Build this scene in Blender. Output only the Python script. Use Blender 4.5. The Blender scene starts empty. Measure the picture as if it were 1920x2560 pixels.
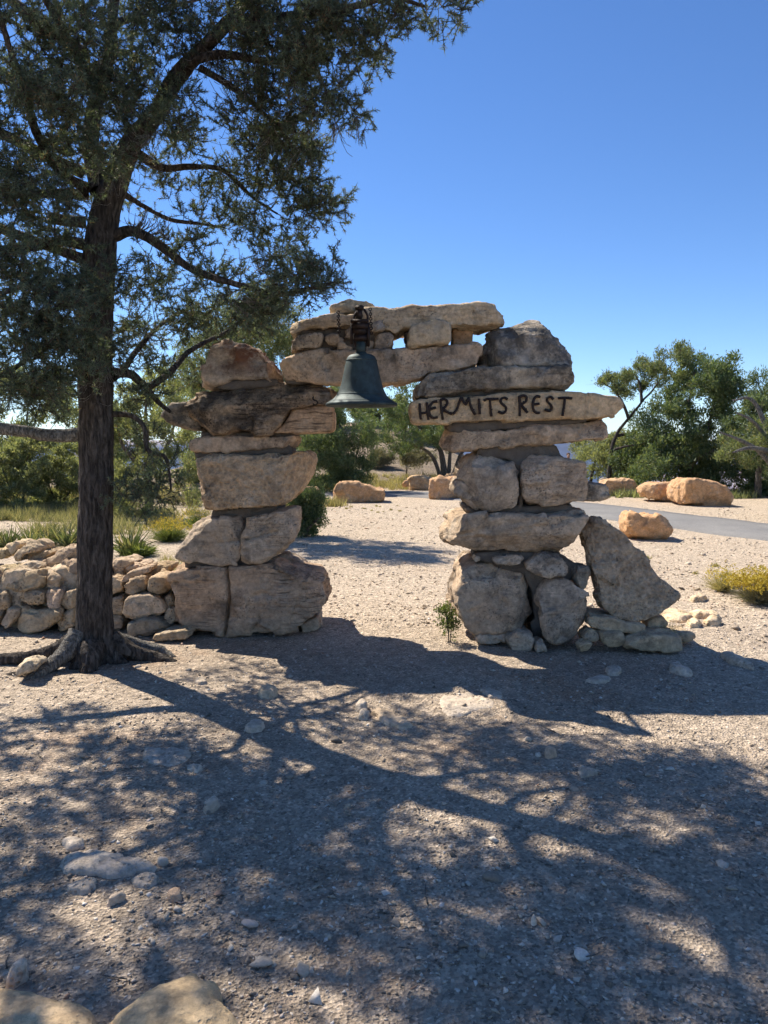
import bpy, bmesh, math, random
import numpy as np
from mathutils import Vector, Matrix
from mathutils.bvhtree import BVHTree

random.seed(7)
RNG = np.random.default_rng(11)
SC = bpy.context.scene
COL = SC.collection

# ------------------------------------------------------------------ camera, sky, sun, exposure
EYE = 1.6
PITCH = math.radians(5.06)
cam_data = bpy.data.cameras.new('camera')
cam_data.sensor_fit = 'HORIZONTAL'
cam_data.sensor_width = 36.0
cam_data.lens = 36.0
cam_data.clip_start = 0.05
cam_data.clip_end = 60000
cam = bpy.data.objects.new('camera', cam_data)
COL.objects.link(cam)
cam.location = (0, 0, EYE)
cam.rotation_euler = (math.pi / 2 - PITCH, 0, 0)
SC.camera = cam

SUN_EL = math.radians(48)
SUN_AZ = math.radians(-44)          # measured from +Y towards +X
world = bpy.data.worlds.new('World')
SC.world = world
world.use_nodes = True
wn = world.node_tree.nodes
sky = wn.new('ShaderNodeTexSky')
sky.sky_type = 'NISHITA'
sky.sun_disc = False
sky.sun_elevation = SUN_EL
sky.sun_rotation = SUN_AZ
sky.altitude = 2000
sky.air_density = 1.0
sky.dust_density = 0.0
sky.ozone_density = 4.0
wn['Background'].inputs['Strength'].default_value = 0.098
hue = wn.new('ShaderNodeHueSaturation')           # the phone's colour rendering of a clear high-desert sky
hue.inputs['Saturation'].default_value = 1.15
hue.inputs['Hue'].default_value = .506
world.node_tree.links.new(sky.outputs[0], hue.inputs['Color'])
world.node_tree.links.new(hue.outputs[0], wn['Background'].inputs['Color'])

sun_data = bpy.data.lights.new('sun', 'SUN')
sun_data.energy = 5.0
sun_data.angle = math.radians(0.53)
sun_data.color = (1.0, 0.93, 0.82)
sun = bpy.data.objects.new('sun', sun_data)
COL.objects.link(sun)
sd = Vector((math.sin(SUN_AZ) * math.cos(SUN_EL), math.cos(SUN_AZ) * math.cos(SUN_EL), math.sin(SUN_EL)))
sun.rotation_euler = sd.to_track_quat('Z', 'Y').to_euler()

SC.view_settings.view_transform = 'Standard'
SC.view_settings.look = 'None'
SC.view_settings.exposure = 0.84
SC.view_settings.gamma = 1
SC.view_settings.use_curve_mapping = False
SC.cycles.max_bounces = 5; SC.cycles.diffuse_bounces = 3; SC.cycles.glossy_bounces = 2; SC.cycles.transmission_bounces = 3; SC.cycles.volume_bounces = 0; SC.cycles.use_adaptive_sampling = True; SC.cycles.adaptive_threshold = .03

# ------------------------------------------------------------------ measuring the photograph
FPX = 1920.0
def ray(px, py):
    u = (px - 960) / FPX; v = (py - 1280) / FPX
    return u, math.cos(PITCH) - v * math.sin(PITCH), -math.sin(PITCH) - v * math.cos(PITCH)
def at(px, py, Y):
    a, b, c = ray(px, py); t = Y / b
    return np.array((a * t, Y, EYE + c * t))
CROPS = {'A': (380, 720, 2.304), 'B': (1000, 720, 2.304), 'C': (680, 720, 2.592), 'W': (0, 1000, 2.911),
         'M': (720, 1000, 3.456), 'R': (1400, 840, 2.837), 'D': (0, 0, 1659 / 1920), 'F': (0, 0, 1.0),
         'G': (0, 1600, 1.728), 'H': (960, 1600, 1.728)}
def px(c, x, y):
    ox, oy, s = CROPS[c]
    return ox + x / s, oy + y / s
def P(c, x, y, Y):
    return at(*px(c, x, y), Y)
def on_ground(c, x, y):
    a, b, g = ray(*px(c, x, y)); t = -EYE / g
    return np.array((a * t, b * t, 0.0))

# ------------------------------------------------------------------ numpy noise
def _h(ix, iy, iz, s):
    with np.errstate(over='ignore'):
        n = (ix.astype(np.uint32) * np.uint32(374761393) + iy.astype(np.uint32) * np.uint32(668265263)
             + iz.astype(np.uint32) * np.uint32(2246822519) + np.uint32((s * 3266489917) & 0xffffffff))
        n = (n ^ (n >> np.uint32(13))) * np.uint32(1274126177)
        n = n ^ (n >> np.uint32(16))
        n = n * np.uint32(2654435761)
        return n ^ (n >> np.uint32(15))
def perlin(p, seed=0):
    f = np.floor(p); i = f.astype(np.int64); r = p - f
    w = r * r * r * (r * (r * 6 - 15) + 10)
    out = 0
    for dx in (0, 1):
        for dy in (0, 1):
            for dz in (0, 1):
                h = _h(i[:, 0] + dx, i[:, 1] + dy, i[:, 2] + dz, seed)
                gx = (h & np.uint32(255)) / 127.5 - 1
                gy = ((h >> np.uint32(8)) & np.uint32(255)) / 127.5 - 1
                gz = ((h >> np.uint32(16)) & np.uint32(255)) / 127.5 - 1
                d = gx * (r[:, 0] - dx) + gy * (r[:, 1] - dy) + gz * (r[:, 2] - dz)
                out = out + d * (w[:, 0] if dx else 1 - w[:, 0]) * (w[:, 1] if dy else 1 - w[:, 1]) * (w[:, 2] if dz else 1 - w[:, 2])
    return out
def fbm(p, freq, octv=4, seed=0, gain=.5):
    o = 0; a = 1
    for k in range(octv):
        o = o + a * perlin(p * freq + 13.7 * k, seed + k); freq *= 2.07; a *= gain
    return o

def facet(p, freq, seed=0):
    """chipped surface: every cell of a jittered lattice is a small tilted plane"""
    q = p * freq; i = np.floor(q).astype(np.int64); best = np.full(len(q), 1e9); out = np.zeros(len(q))
    for dx in (-1, 0, 1):
        for dy in (-1, 0, 1):
            for dz in (-1, 0, 1):
                h = _h(i[:, 0] + dx, i[:, 1] + dy, i[:, 2] + dz, seed)
                c = [(h >> np.uint32(s) & np.uint32(255)) / 255.0 for s in (0, 8, 16)]
                r = [q[:, k] - (i[:, k] + d + c[k]) for k, d in enumerate((dx, dy, dz))]
                d2 = r[0] ** 2 + r[1] ** 2 + r[2] ** 2
                h2 = _h(i[:, 0] + dx, i[:, 1] + dy, i[:, 2] + dz, seed + 99)
                g = [(h2 >> np.uint32(s) & np.uint32(255)) / 127.5 - 1 for s in (0, 8, 16)]
                v = g[0] * r[0] + g[1] * r[1] + g[2] * r[2] + (h2 >> np.uint32(24)) / 255.0 * .5
                m = d2 < best; best = np.where(m, d2, best); out = np.where(m, v, out)
    return out

# ------------------------------------------------------------------ objects
WL = {}                                   # world position of every object's origin
def tag(o, label=None, cat=None, group=None, kind=None):
    if label: o['label'] = label
    if cat: o['category'] = cat
    if group: o['group'] = group
    if kind: o['kind'] = kind
    return o
def empty(name, loc, label=None, cat=None, group=None, kind=None):
    o = bpy.data.objects.new(name, None); COL.objects.link(o)
    o.location = loc; o.empty_display_size = .2; WL[o.name] = np.array(loc, float)
    return tag(o, label, cat, group, kind)
def mesh_from(name, V, faces, smooth=True):
    me = bpy.data.meshes.new(name)
    V = np.asarray(V, np.float32)
    if isinstance(faces, np.ndarray):
        n, k = faces.shape
        me.vertices.add(len(V)); me.vertices.foreach_set('co', V.ravel())
        me.loops.add(n * k); me.loops.foreach_set('vertex_index', faces.astype(np.int32).ravel())
        me.polygons.add(n)
        me.polygons.foreach_set('loop_start', np.arange(0, n * k, k, dtype=np.int32))
        me.update(calc_edges=True)
    else:
        me.from_pydata([tuple(map(float, v)) for v in V], [], faces); me.update()
    if smooth:
        me.polygons.foreach_set('use_smooth', np.ones(len(me.polygons), bool))
    return me
def place(o, parent, loc):
    loc = np.array(loc, float)
    if parent is not None:
        o.parent = parent
        o.location = loc - WL[parent.name]
    else:
        o.location = loc
    WL[o.name] = loc
def obj(name, V, faces, mat, parent=None, smooth=True):
    V = np.asarray(V, float)
    loc = np.array([(V[:, 0].min() + V[:, 0].max()) / 2, (V[:, 1].min() + V[:, 1].max()) / 2, V[:, 2].min()])
    me = mesh_from(name, V - loc, faces, smooth)
    me.materials.append(mat)
    o = bpy.data.objects.new(name, me); COL.objects.link(o)
    place(o, parent, loc)
    return o

# ------------------------------------------------------------------ materials
class NT:
    def __init__(s, name):
        s.m = bpy.data.materials.new(name); s.m.use_nodes = True
        s.t = s.m.node_tree; s.t.nodes.clear()
        s.out = s.t.nodes.new('ShaderNodeOutputMaterial')
    def n(s, typ, props=None, **inp):
        nd = s.t.nodes.new('ShaderNode' + typ)
        for k, v in (props or {}).items(): setattr(nd, k, v)
        for k, v in inp.items():
            key = int(k[1:]) if k[0] == 'i' and k[1:].isdigit() else k.replace('_', ' ')
            s.set(nd.inputs[key], v)
        return nd
    def set(s, sock, v):
        if isinstance(v, bpy.types.NodeSocket): s.t.links.new(v, sock)
        elif isinstance(v, bpy.types.Node): s.t.links.new(v.outputs[0], sock)
        else:
            if isinstance(v, tuple) and len(v) == 3 and sock.type == 'RGBA': v = v + (1,)
            sock.default_value = v
    def ramp(s, fac, stops, interp='LINEAR'):
        r = s.t.nodes.new('ShaderNodeValToRGB'); e = r.color_ramp.elements
        r.color_ramp.interpolation = interp
        while len(e) < len(stops): e.new(.5)
        for i, (p, c) in enumerate(stops):
            e[i].position = p
            e[i].color = (c, c, c, 1) if not isinstance(c, tuple) else c + (1,)
        s.set(r.inputs[0], fac)
        return r.outputs[0]
    def mix(s, f, a, b, mode='MIX'):
        nd = s.t.nodes.new('ShaderNodeMix'); nd.data_type = 'RGBA'; nd.blend_type = mode
        s.set(nd.inputs[0], f); s.set(nd.inputs[6], a); s.set(nd.inputs[7], b)
        return nd.outputs[2]
    def math(s, op, a, b=None):
        nd = s.t.nodes.new('ShaderNodeMath'); nd.operation = op
        s.set(nd.inputs[0], a)
        if b is not None: s.set(nd.inputs[1], b)
        return nd.outputs[0]
    def pos(s): return s.n('NewGeometry').outputs['Position']
    def map(s, v, sc, loc=(0, 0, 0)): return s.n('Mapping', None, Vector=v, Scale=sc, Location=loc).outputs[0]
    def noise(s, v, scale, detail=6, rough=.55): return s.n('TexNoise', None, Vector=v, Scale=scale, Detail=detail, Roughness=rough).outputs[0]
    def voro(s, v, scale, feat='F1'): return s.n('TexVoronoi', {'feature': feat}, Vector=v, Scale=scale).outputs[0]
    def bump(s, h, strength, dist, normal=None):
        nd = s.n('Bump', None, Strength=strength, Distance=dist, Height=h)
        if normal is not None: s.set(nd.inputs['Normal'], normal)
        return nd.outputs[0]
    def surf(s, color, rough=.9, normal=None, spec=.2, metal=0.0):
        b = s.n('BsdfPrincipled', None, Base_Color=color, Roughness=rough, Metallic=metal)
        b.inputs['Specular IOR Level'].default_value = spec
        if normal is not None: s.set(b.inputs['Normal'], normal)
        s.t.links.new(b.outputs[0], s.out.inputs[0])
        return s.m

def stone_mat(name, c0, c1, c2, stain=.6, strata=.0, pits=.3, dimple=0, lichen=0, stain_col=(.075, .068, .06), stain_lo=.52):
    s = NT(name); p = s.pos()
    oi = s.n('ObjectInfo')
    off = s.n('VectorMath', {'operation': 'SCALE'}, Vector=(7.3, 3.1, 5.7))
    s.set(off.inputs['Scale'], oi.outputs['Random'])
    p = s.n('VectorMath', {'operation': 'ADD'}, i0=p, i1=off.outputs[0]).outputs[0]
    base = s.ramp(s.noise(p, 2.4, 9, .6), [(.3, c0), (.5, c1), (.72, c2)])
    fine = s.noise(p, 38, 8, .7)
    base = s.mix(.85, base, s.ramp(fine, [(.25, .6), (.75, 1.6)]), 'MULTIPLY')
    base = s.mix(.6, base, s.ramp(s.noise(p, 12, 6, .6), [(.3, .7), (.7, 1.6)]), 'MULTIPLY')
    # weathering: grey black crust in ragged patches
    st = s.noise(p, 3.3, 12, .72)
    mask = s.ramp(st, [(stain_lo, 0.0), (stain_lo + .13, 1.0)])
    mask = s.math('MULTIPLY', mask, stain)
    base = s.mix(mask, base, stain_col)
    # paler scoured faces and grey lichen blooms
    bl = s.math('MULTIPLY', s.ramp(s.noise(s.map(p, (1, 1, 1), (3, 9, 4)), 5.2, 9, .68), [(.54, 0.0), (.66, 1.0)]), .42)
    base = s.mix(bl, base, (.50, .455, .39))
    h = s.math('MULTIPLY', fine, .35)
    h = s.math('ADD', h, s.math('MULTIPLY', s.noise(p, 9, 8, .65), .9))
    if strata:
        q = s.map(p, (3.2, 3.2, 52), (0, 0, 0))
        warp = s.noise(p, 4, 3)
        q = s.n('VectorMath', {'operation': 'ADD'}, i0=q, i1=s.n('CombineXYZ', None, Z=s.math('MULTIPLY', warp, 3.5)).outputs[0]).outputs[0]
        lay = s.noise(q, 1.6, 6, .7)
        where = s.ramp(s.noise(p, 2.0, 4), [(.40, 0.0), (.60, 1.0)])
        crack = s.math('MULTIPLY', s.ramp(lay, [(.36, 1.0), (.46, 0.0)]), where)
        base = s.mix(s.math('MULTIPLY', crack, strata), base, (.06, .05, .042))
        h = s.math('SUBTRACT', h, s.math('MULTIPLY', crack, .7 * strata))
    if pits:
        v = s.voro(p, 46)
        where = s.ramp(s.noise(p, 3.1, 5, .6), [(.47, 0.0), (.58, 1.0)])
        pt = s.math('MULTIPLY', s.ramp(v, [(.16, 1.0), (.34, 0.0)]), where)
        base = s.mix(s.math('MULTIPLY', pt, pits), base, (.05, .043, .038))
        h = s.math('SUBTRACT', h, s.math('MULTIPLY', pt, 1.2 * pits))
    if dimple:
        v = s.voro(p, 26); v2 = s.voro(p, 60)
        h = s.math('ADD', h, s.math('MULTIPLY', v, dimple))
        h = s.math('ADD', h, s.math('MULTIPLY', v2, dimple * .4))
        base = s.mix(.5, base, s.ramp(v, [(.0, .5), (.6, 1.2)]), 'MULTIPLY')
    if lichen:
        lm = s.ramp(s.noise(p, 4.5, 10, .75), [(.41, 0.0), (.52, 1.0)])
        up = s.ramp(s.n('SeparateXYZ', None, Vector=s.n('TexCoord').outputs['Generated']).outputs[2], [(.25, 0.0), (.6, 1.0)])
        base = s.mix(s.math('MULTIPLY', s.math('MULTIPLY', lm, up), lichen), base, (.19, .075, .038))
    base = s.mix(1.0, base, oi.outputs['Color'], 'MULTIPLY')
    return s.surf(base, .92, s.bump(h, .85, .028), .12)

TAN = ((.50, .39, .283), (.41, .315, .224), (.32, .242, .17))
M_STONE = stone_mat('weathered_limestone', *TAN, stain=.72, strata=.22, pits=.38, stain_lo=.505)
M_STRATA = stone_mat('layered_limestone', *TAN, stain=.62, strata=.6, pits=.4, stain_lo=.51)
M_VARNISH = stone_mat('varnished_limestone', (.44, .325, .21), (.35, .255, .165), (.27, .195, .13), stain=.85, strata=.8, pits=.75, stain_lo=.455, stain_col=(.06, .052, .046))
M_DIMPLE = stone_mat('dimpled_limestone', (.46, .345, .235), (.39, .285, .19), (.31, .23, .155), stain=.35, pits=.35, dimple=1.1)
M_PALE = stone_mat('pale_limestone', (.64, .52, .36), (.54, .425, .285), (.43, .33, .215), stain=.6, strata=.2, pits=.3, stain_lo=.53)
M_DARKST = stone_mat('dark_crusted_limestone', (.44, .36, .26), (.36, .29, .21), (.29, .23, .165), stain=.85, strata=.25, pits=.4, stain_lo=.44)
M_LICHEN = stone_mat('lichen_limestone', *TAN, stain=.6, strata=.2, pits=.4, lichen=.9)
M_WALL = stone_mat('wall_limestone', (.54, .42, .29), (.44, .335, .222), (.34, .25, .16), stain=.45, strata=.2, pits=.5, stain_lo=.56)
M_SANDY = stone_mat('orange_sandstone', (.52, .34, .20), (.44, .28, .155), (.35, .215, .115), stain=.25, strata=.1, pits=.2, stain_col=(.2, .13, .08), stain_lo=.58)
M_SLAB = stone_mat('ground_limestone', (.52, .43, .335), (.44, .36, .275), (.36, .29, .22), stain=.3, pits=.3, stain_lo=.6)
def mortar_mat():
    s = NT('grey_mortar'); p = s.pos()
    c = s.ramp(s.noise(p, 9, 9, .7), [(.3, (.13, .108, .088)), (.7, (.235, .198, .158))])
    return s.surf(c, .95, s.bump(s.noise(p, 30, 8, .75), .9, .03), .1)
M_MORTAR = mortar_mat()

# ------------------------------------------------------------------ rocks: outline, depth, remesh, weather
PENDING = []
def chaikin(p, n=1):
    for _ in range(n):
        q = np.roll(p, -1, 0)
        p = np.stack([.88 * p + .12 * q, .12 * p + .88 * q], 1).reshape(-1, 2)
    return p
def rock(name, c, pts, Y, D, mat=None, parent=None, bev=.05, vox=.0165, cuts=2, amp=1.0, tilt=0., yaw=0., back=.1,
         grooves=(), tint=(1, 1, 1), seed=None, label=None, cat=None, group=None, world=None, smooth=1, low=1.0, planes=()):
    """pts: outline as seen from the front, in measured crop pixels, at distance Y; D: real depth"""
    if world is None:
        W = np.array([P(c, x, y, Y + bev * .6) for x, y in pts])[:, [0, 2]]
    else:
        W = np.array(world, float)
    W = chaikin(W, smooth); bev *= .45
    mn, mx = W.min(0), W.max(0); ctr = (mn + mx) / 2; hf = (mx - mn) / 2
    bev = min(bev, hf.min() * .6, D * .45)
    K = 3; rings = []
    for k in range(K + 1):
        a = k / K * math.pi / 2
        rings.append((Y + bev * (1 - math.sin(a)), bev * (1 - math.cos(a)) * 1.0))
    rings = rings[::-1]                                  # from front face to the widest ring
    rings += [(Y + D * .6, back * .25 * hf.min())]
    for k in range(1, K + 1):
        a = k / K * math.pi / 2
        b2 = max(bev, .25 * D)
        rings.append((Y + D - b2 * (1 - math.sin(a)), (back + .35 * (1 - math.cos(a))) * hf.min()))
    V = []; n = len(W)
    for y, d in rings:
        s = 1 - d / hf
        for w in W:
            q = ctr + (w - ctr) * s
            V.append((q[0], y + tilt * (q[1] - ctr[1]) + yaw * (q[0] - ctr[0]), q[1]))
    F = [tuple(range(n))[::1]]
    for r in range(len(rings) - 1):
        for i in range(n):
            j = (i + 1) % n
            F.append((r * n + i, (r + 1) * n + i, (r + 1) * n + j, r * n + j))
    F.append(tuple(range((len(rings) - 1) * n, len(rings) * n))[::-1])
    me = bpy.data.meshes.new(name)
    me.from_pydata(V, [], F); me.update()
    bm = bmesh.new(); bm.from_mesh(me)
    bmesh.ops.triangulate(bm, faces=[f for f in bm.faces if len(f.verts) > 4])
    bmesh.ops.recalc_face_normals(bm, faces=bm.faces)
    bm.to_mesh(me); bm.free()
    o = bpy.data.objects.new(name, me); COL.objects.link(o)
    if mat is not M_MORTAR: vox = min(vox, max(.009, hf.min() * .18))
    md = o.modifiers.new('r', 'REMESH'); md.mode = 'VOXEL'; md.voxel_size = vox; md.adaptivity = 0
    gr = [(np.array([P(c, x, y, Y) for x, y in g[0]])[:, [0, 2]], g[1], g[2]) for g in grooves]
    PENDING.append(dict(o=o, mat=mat or M_STONE, parent=parent, cuts=cuts, amp=amp, gr=gr, low=low,
                        seed=len(PENDING) * 17 + 3 if seed is None else seed, vox=vox, hf=hf, D=D, planes=planes, ctr=ctr, Y=Y))
    o.color = tint + (1,)
    tag(o, label, cat, group)
    return o
def seg_dist(Q, line):
    d = np.full(len(Q), 1e9)
    for a, b in zip(line[:-1], line[1:]):
        ab = b - a; t = np.clip(((Q - a) @ ab) / max(ab @ ab, 1e-9), 0, 1)
        d = np.minimum(d, np.linalg.norm(Q - a - t[:, None] * ab, axis=1))
    return d
def flush():
    bpy.context.view_layer.update()
    dg = bpy.context.evaluated_depsgraph_get()
    for q in PENDING:
        o = q['o']
        me = bpy.data.meshes.new_from_object(o.evaluated_get(dg))
        o.modifiers.clear()
        nv = len(me.vertices)
        V = np.empty(nv * 3, np.float32); me.vertices.foreach_get('co', V); V = V.reshape(-1, 3).astype(float)
        E = np.empty(len(me.edges) * 2, np.int32); me.edges.foreach_get('vertices', E); E = E.reshape(-1, 2)
        c = V.mean(0); r = np.random.default_rng(q['seed'])
        pl = [(np.array(n, float), k) for n, k in q['planes']]
        for _ in range(q['cuts']):
            n = r.normal(size=3); n[1] = -abs(n[1]) * 1.1 - .15
            pl.append((n, r.uniform(.84, .94)))
        for _ in range(5 if q['cuts'] else 0):
            pl.append((r.normal(size=3), r.uniform(.90, .975)))
        for n, k in pl:
            n = n / np.linalg.norm(n); d = (V - c) @ n; lim = d.max() * k
            V -= np.maximum(d - lim, 0)[:, None] * n * .92
        deg = np.bincount(E.ravel(), minlength=nv)[:, None]
        for _ in range(1):
            S = np.zeros_like(V)
            for k in range(3):
                S[:, k] = np.bincount(E[:, 0], V[E[:, 1], k], nv) + np.bincount(E[:, 1], V[E[:, 0], k], nv)
            V = .5 * V + .5 * S / np.maximum(deg, 1)
        me.vertices.foreach_set('co', V.astype(np.float32).ravel()); me.update()
        N = np.empty(nv * 3, np.float32); me.vertex_normals.foreach_get('vector', N); N = N.reshape(-1, 3)
        size = min(q['hf'].min() * 2, q['D']); a = q['amp'] * min(1, (size / .35) ** .6)
        f = 1 / max(size / .35, .25) ** .6
        sd_ = q['seed']
        d = a * q['low'] * .020 * fbm(V, 2.6 * f, 2, sd_)
        d += a * .030 * (facet(V + .03 * fbm(V, 6, 2, 3)[:, None], 4.2 * f, sd_ + 7) - .3) + a * .010 * (facet(V * [1, 1, 1.6], 12 * f, sd_ + 8) - .3)
        ridge = 1 - np.abs(fbm(V, 5.5 * f, 3, sd_ + 20)) * 2
        d += a * .009 * (ridge - .65)
        d += a * .006 * fbm(V, 15 * f, 3, sd_ + 40)
        d += a * .0045 * fbm(V * [1, 1, 3.5], 22, 2, sd_ + 60)
        V = V + N * d[:, None]
        for line, w, dep in q['gr']:
            Q = V[:, [0, 2]] + .012 * np.stack([perlin(V * 14, 5), perlin(V * 14, 9)], 1)
            fall = np.exp(-(seg_dist(Q, line) / w) ** 2) * np.clip(-N[:, 1] * 2, 0, 1)
            V[:, 1] += dep * fall
        loc = np.array([(V[:, 0].min() + V[:, 0].max()) / 2, (V[:, 1].min() + V[:, 1].max()) / 2, V[:, 2].min()])
        me.vertices.foreach_set('co', (V - loc).astype(np.float32).ravel())
        me.polygons.foreach_set('use_smooth', np.ones(len(me.polygons), bool))
        me.materials.clear(); me.materials.append(q['mat']); me.update()
        old = o.data; o.data = me; bpy.data.meshes.remove(old)
        place(o, q['parent'], loc)
    PENDING.clear()

# ------------------------------------------------------------------ ground
def sstep(a, b, x):
    t = np.clip((x - a) / (b - a), 0, 1); return t * t * (3 - 2 * t)
def gz(x, y):
    x = np.asarray(x, float); y = np.asarray(y, float)
    p = np.stack([x.ravel(), y.ravel(), np.zeros(x.size)], 1)
    z = (.03 * perlin(p * .6, 3) + .014 * perlin(p * 2.2, 4) + .006 * perlin(p * 7, 6)).reshape(x.shape)
    z = z + 3.0 * sstep(26, 50, y) * np.exp(-((x + 1.5) / 8.5) ** 2)
    z = z - .075 * np.maximum(y - 24, 0) * sstep(3, 7, x) * (y < 300)
    z = z - .03 * np.maximum(y - 24, 0) * sstep(-8, -14, x) * (y < 300)
    z = z - 900 * sstep(70, 900, y)
    return z
def gz1(x, y): return float(gz(np.array([x]), np.array([y]))[0])

def ground_mat():
    s = NT('gravelly_soil'); p = s.pos()
    big = s.noise(p, .55, 5, .6)
    soil = s.ramp(big, [(.32, (.37, .29, .212)), (.5, (.46, .365, .27)), (.68, (.54, .435, .325))])
    red = s.ramp(s.noise(s.map(p, (1, 1, 1), (31, 7, 0)), .8, 6, .65), [(.56, 0.0), (.70, 1.0)])
    soil = s.mix(s.math('MULTIPLY', red, .55), soil, (.40, .235, .135))
    # beyond the gateway the gravel is a paler spread of chips
    y = s.n('SeparateXYZ', None, Vector=p).outputs[1]
    far = s.ramp(s.math('MULTIPLY', s.math('ADD', y, s.math('MULTIPLY', big, 1.6)), .05), [(.33, 0.0), (.40, 1.0)])
    soil = s.mix(s.math('MULTIPLY', far, .75), soil, (.61, .49, .36))
    # needle litter and bare brown earth under the trees past the path
    lit = s.ramp(s.math('MULTIPLY', s.math('ADD', y, s.math('MULTIPLY', big, 3.0)), .02), [(.545, 0.0), (.60, 1.0)])
    soil = s.mix(s.math('MULTIPLY', lit, .85), soil, s.ramp(s.noise(p, .9, 8, .7), [(.35, (.13, .10, .07)), (.52, (.24, .185, .125)), (.68, (.42, .335, .24))]))
    v = s.n('TexVoronoi', None, Vector=p, Scale=85.0)
    chips = s.ramp(v.outputs['Color'], [(.0, .4), (.45, .85), (.8, 1.15), (1., 1.95)])
    soil = s.mix(.9, soil, chips, 'MULTIPLY')
    v2 = s.n('TexVoronoi', None, Vector=p, Scale=22.0)
    soil = s.mix(.35, soil, s.ramp(v2.outputs['Color'], [(.0, .5), (.6, 1.0), (1., 1.7)]), 'MULTIPLY')
    soil = s.mix(.5, soil, s.ramp(s.noise(p, 14, 8, .7), [(.3, .6), (.7, 1.3)]), 'MULTIPLY')
    h = s.math('ADD', s.math('MULTIPLY', v.outputs[0], .6), s.math('MULTIPLY', v2.outputs[0], .8))
    h = s.math('ADD', h, s.noise(p, 30, 8, .7))
    return s.surf(soil, .95, s.bump(h, .9, .02), .1)
M_GROUND = ground_mat()
def spaced(lo, hi, step0, grow):
    a = [0.]
    s = step0
    while a[-1] < hi: a.append(a[-1] + s); s *= grow
    b = [0.]; s = step0
    while b[-1] > lo: b.append(b[-1] - s); s *= grow
    return np.array(b[:0:-1] + a)
gx = np.clip(spaced(-14000, 14000, .13, 1.075), -14000, 14000); gy = np.clip(spaced(-300, 12000, .12, 1.05), -300, 12000)
GX, GY = np.meshgrid(gx, gy)
GV = np.stack([GX.ravel(), GY.ravel(), gz(GX, GY).ravel()], 1)
nx = len(gx); ii = (np.arange(len(gy) - 1)[:, None] * nx + np.arange(nx - 1)[None]).ravel()
GF = np.stack([ii, ii + 1, ii + nx + 1, ii + nx], 1)
me = mesh_from('ground', GV, GF); me.materials.append(M_GROUND)
ground = bpy.data.objects.new('ground', me); COL.objects.link(ground); tag(ground, kind='structure')

# asphalt path behind the boulders
def path_mat():
    s = NT('asphalt'); p = s.pos()
    c = s.ramp(s.noise(p, 1.2, 6, .6), [(.3, (.17, .165, .16)), (.7, (.235, .225, .21))])
    c = s.mix(.5, c, s.ramp(s.n('TexVoronoi', None, Vector=p, Scale=60.0).outputs['Color'], [(0, .6), (1, 1.4)]), 'MULTIPLY')
    return s.surf(c, .9, s.bump(s.noise(p, 70, 4), .4, .01), .15)
def catmull(pts, n=12):
    pts = np.asarray(pts, float); Q = np.vstack([2 * pts[0] - pts[1], pts, 2 * pts[-1] - pts[-2]]); out = []
    for i in range(1, len(Q) - 2):
        t = np.linspace(0, 1, n, endpoint=False)[:, None]
        out.append(.5 * (2 * Q[i] + (Q[i + 1] - Q[i - 1]) * t + (2 * Q[i - 1] - 5 * Q[i] + 4 * Q[i + 1] - Q[i + 2]) * t ** 2
                         + (3 * Q[i] - Q[i - 1] - 3 * Q[i + 1] + Q[i + 2]) * t ** 3))
    return np.vstack(out + [pts[-1][None]])
pc = catmull([(11.5, 7), (8.6, 11), (6.5, 15.0), (5.1, 18.6), (3.1, 22.3), (.3, 24.6), (-3.5, 24.2), (-7.3, 21.6), (-12, 18.5), (-20, 15)], 14)
tg = np.gradient(pc, axis=0); tg /= np.linalg.norm(tg, axis=1)[:, None]; nr = np.stack([-tg[:, 1], tg[:, 0]], 1)
wob = .06 * perlin(np.stack([pc[:, 0], pc[:, 1], pc[:, 0] * 0], 1) * 1.3, 8)
rows = []
for d, dz in ((-1.22, -.08), (-1.15, .03), (-.5, .045), (.5, .045), (1.15, .03), (1.22, -.08)):
    q = pc + nr * (d + np.sign(d) * wob)[:, None]
    rows.append(np.column_stack([q, gz(q[:, 0], q[:, 1]) + dz]))
PV = np.stack(rows, 1).reshape(-1, 3); m_ = len(rows)
PF = np.array([(i * m_ + j, i * m_ + j + 1, (i + 1) * m_ + j + 1, (i + 1) * m_ + j) for i in range(len(pc) - 1) for j in range(m_ - 1)])
path = obj('path', PV, PF, path_mat()); tag(path, kind='structure')

# far canyon wall beyond the rim
def canyon_mat():
    s = NT('canyon_strata'); p = s.pos()
    z = s.n('SeparateXYZ', None, Vector=p).outputs[2]
    w = s.math('ADD', s.math('MULTIPLY', z, .004), s.noise(s.map(p, (.002, .002, .002)), 1.0, 5))
    c = s.ramp(s.math('FRACT', w), [(0, (.42, .30, .22)), (.3, (.34, .20, .13)), (.6, (.45, .36, .28)), (1., (.30, .17, .11))])
    return s.surf(c, 1.0, None, 0)
cx = np.linspace(-9000, 9000, 160); rowsC = []
for k, (dy, z) in enumerate(((0, -1300), (500, -800), (700, -760), (900, -380), (1250, -330), (1400, -60), (1500, 12), (3500, 60))):
    pp = np.stack([cx * .0009, np.full_like(cx, k * .3), cx * 0], 1)
    rowsC.append(np.stack([cx, 8500 + dy + 900 * fbm(pp, 1, 5, 3), z + 14 * fbm(pp, 3, 3, 8)], 1))
CV = np.stack(rowsC, 0).reshape(-1, 3); n_ = len(cx)
CF = np.array([(r * n_ + i, r * n_ + i + 1, (r + 1) * n_ + i + 1, (r + 1) * n_ + i) for r in range(len(rowsC) - 1) for i in range(n_ - 1)])
cw = obj('canyon_rim', CV, CF, canyon_mat(), smooth=False); tag(cw, kind='structure')

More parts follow.
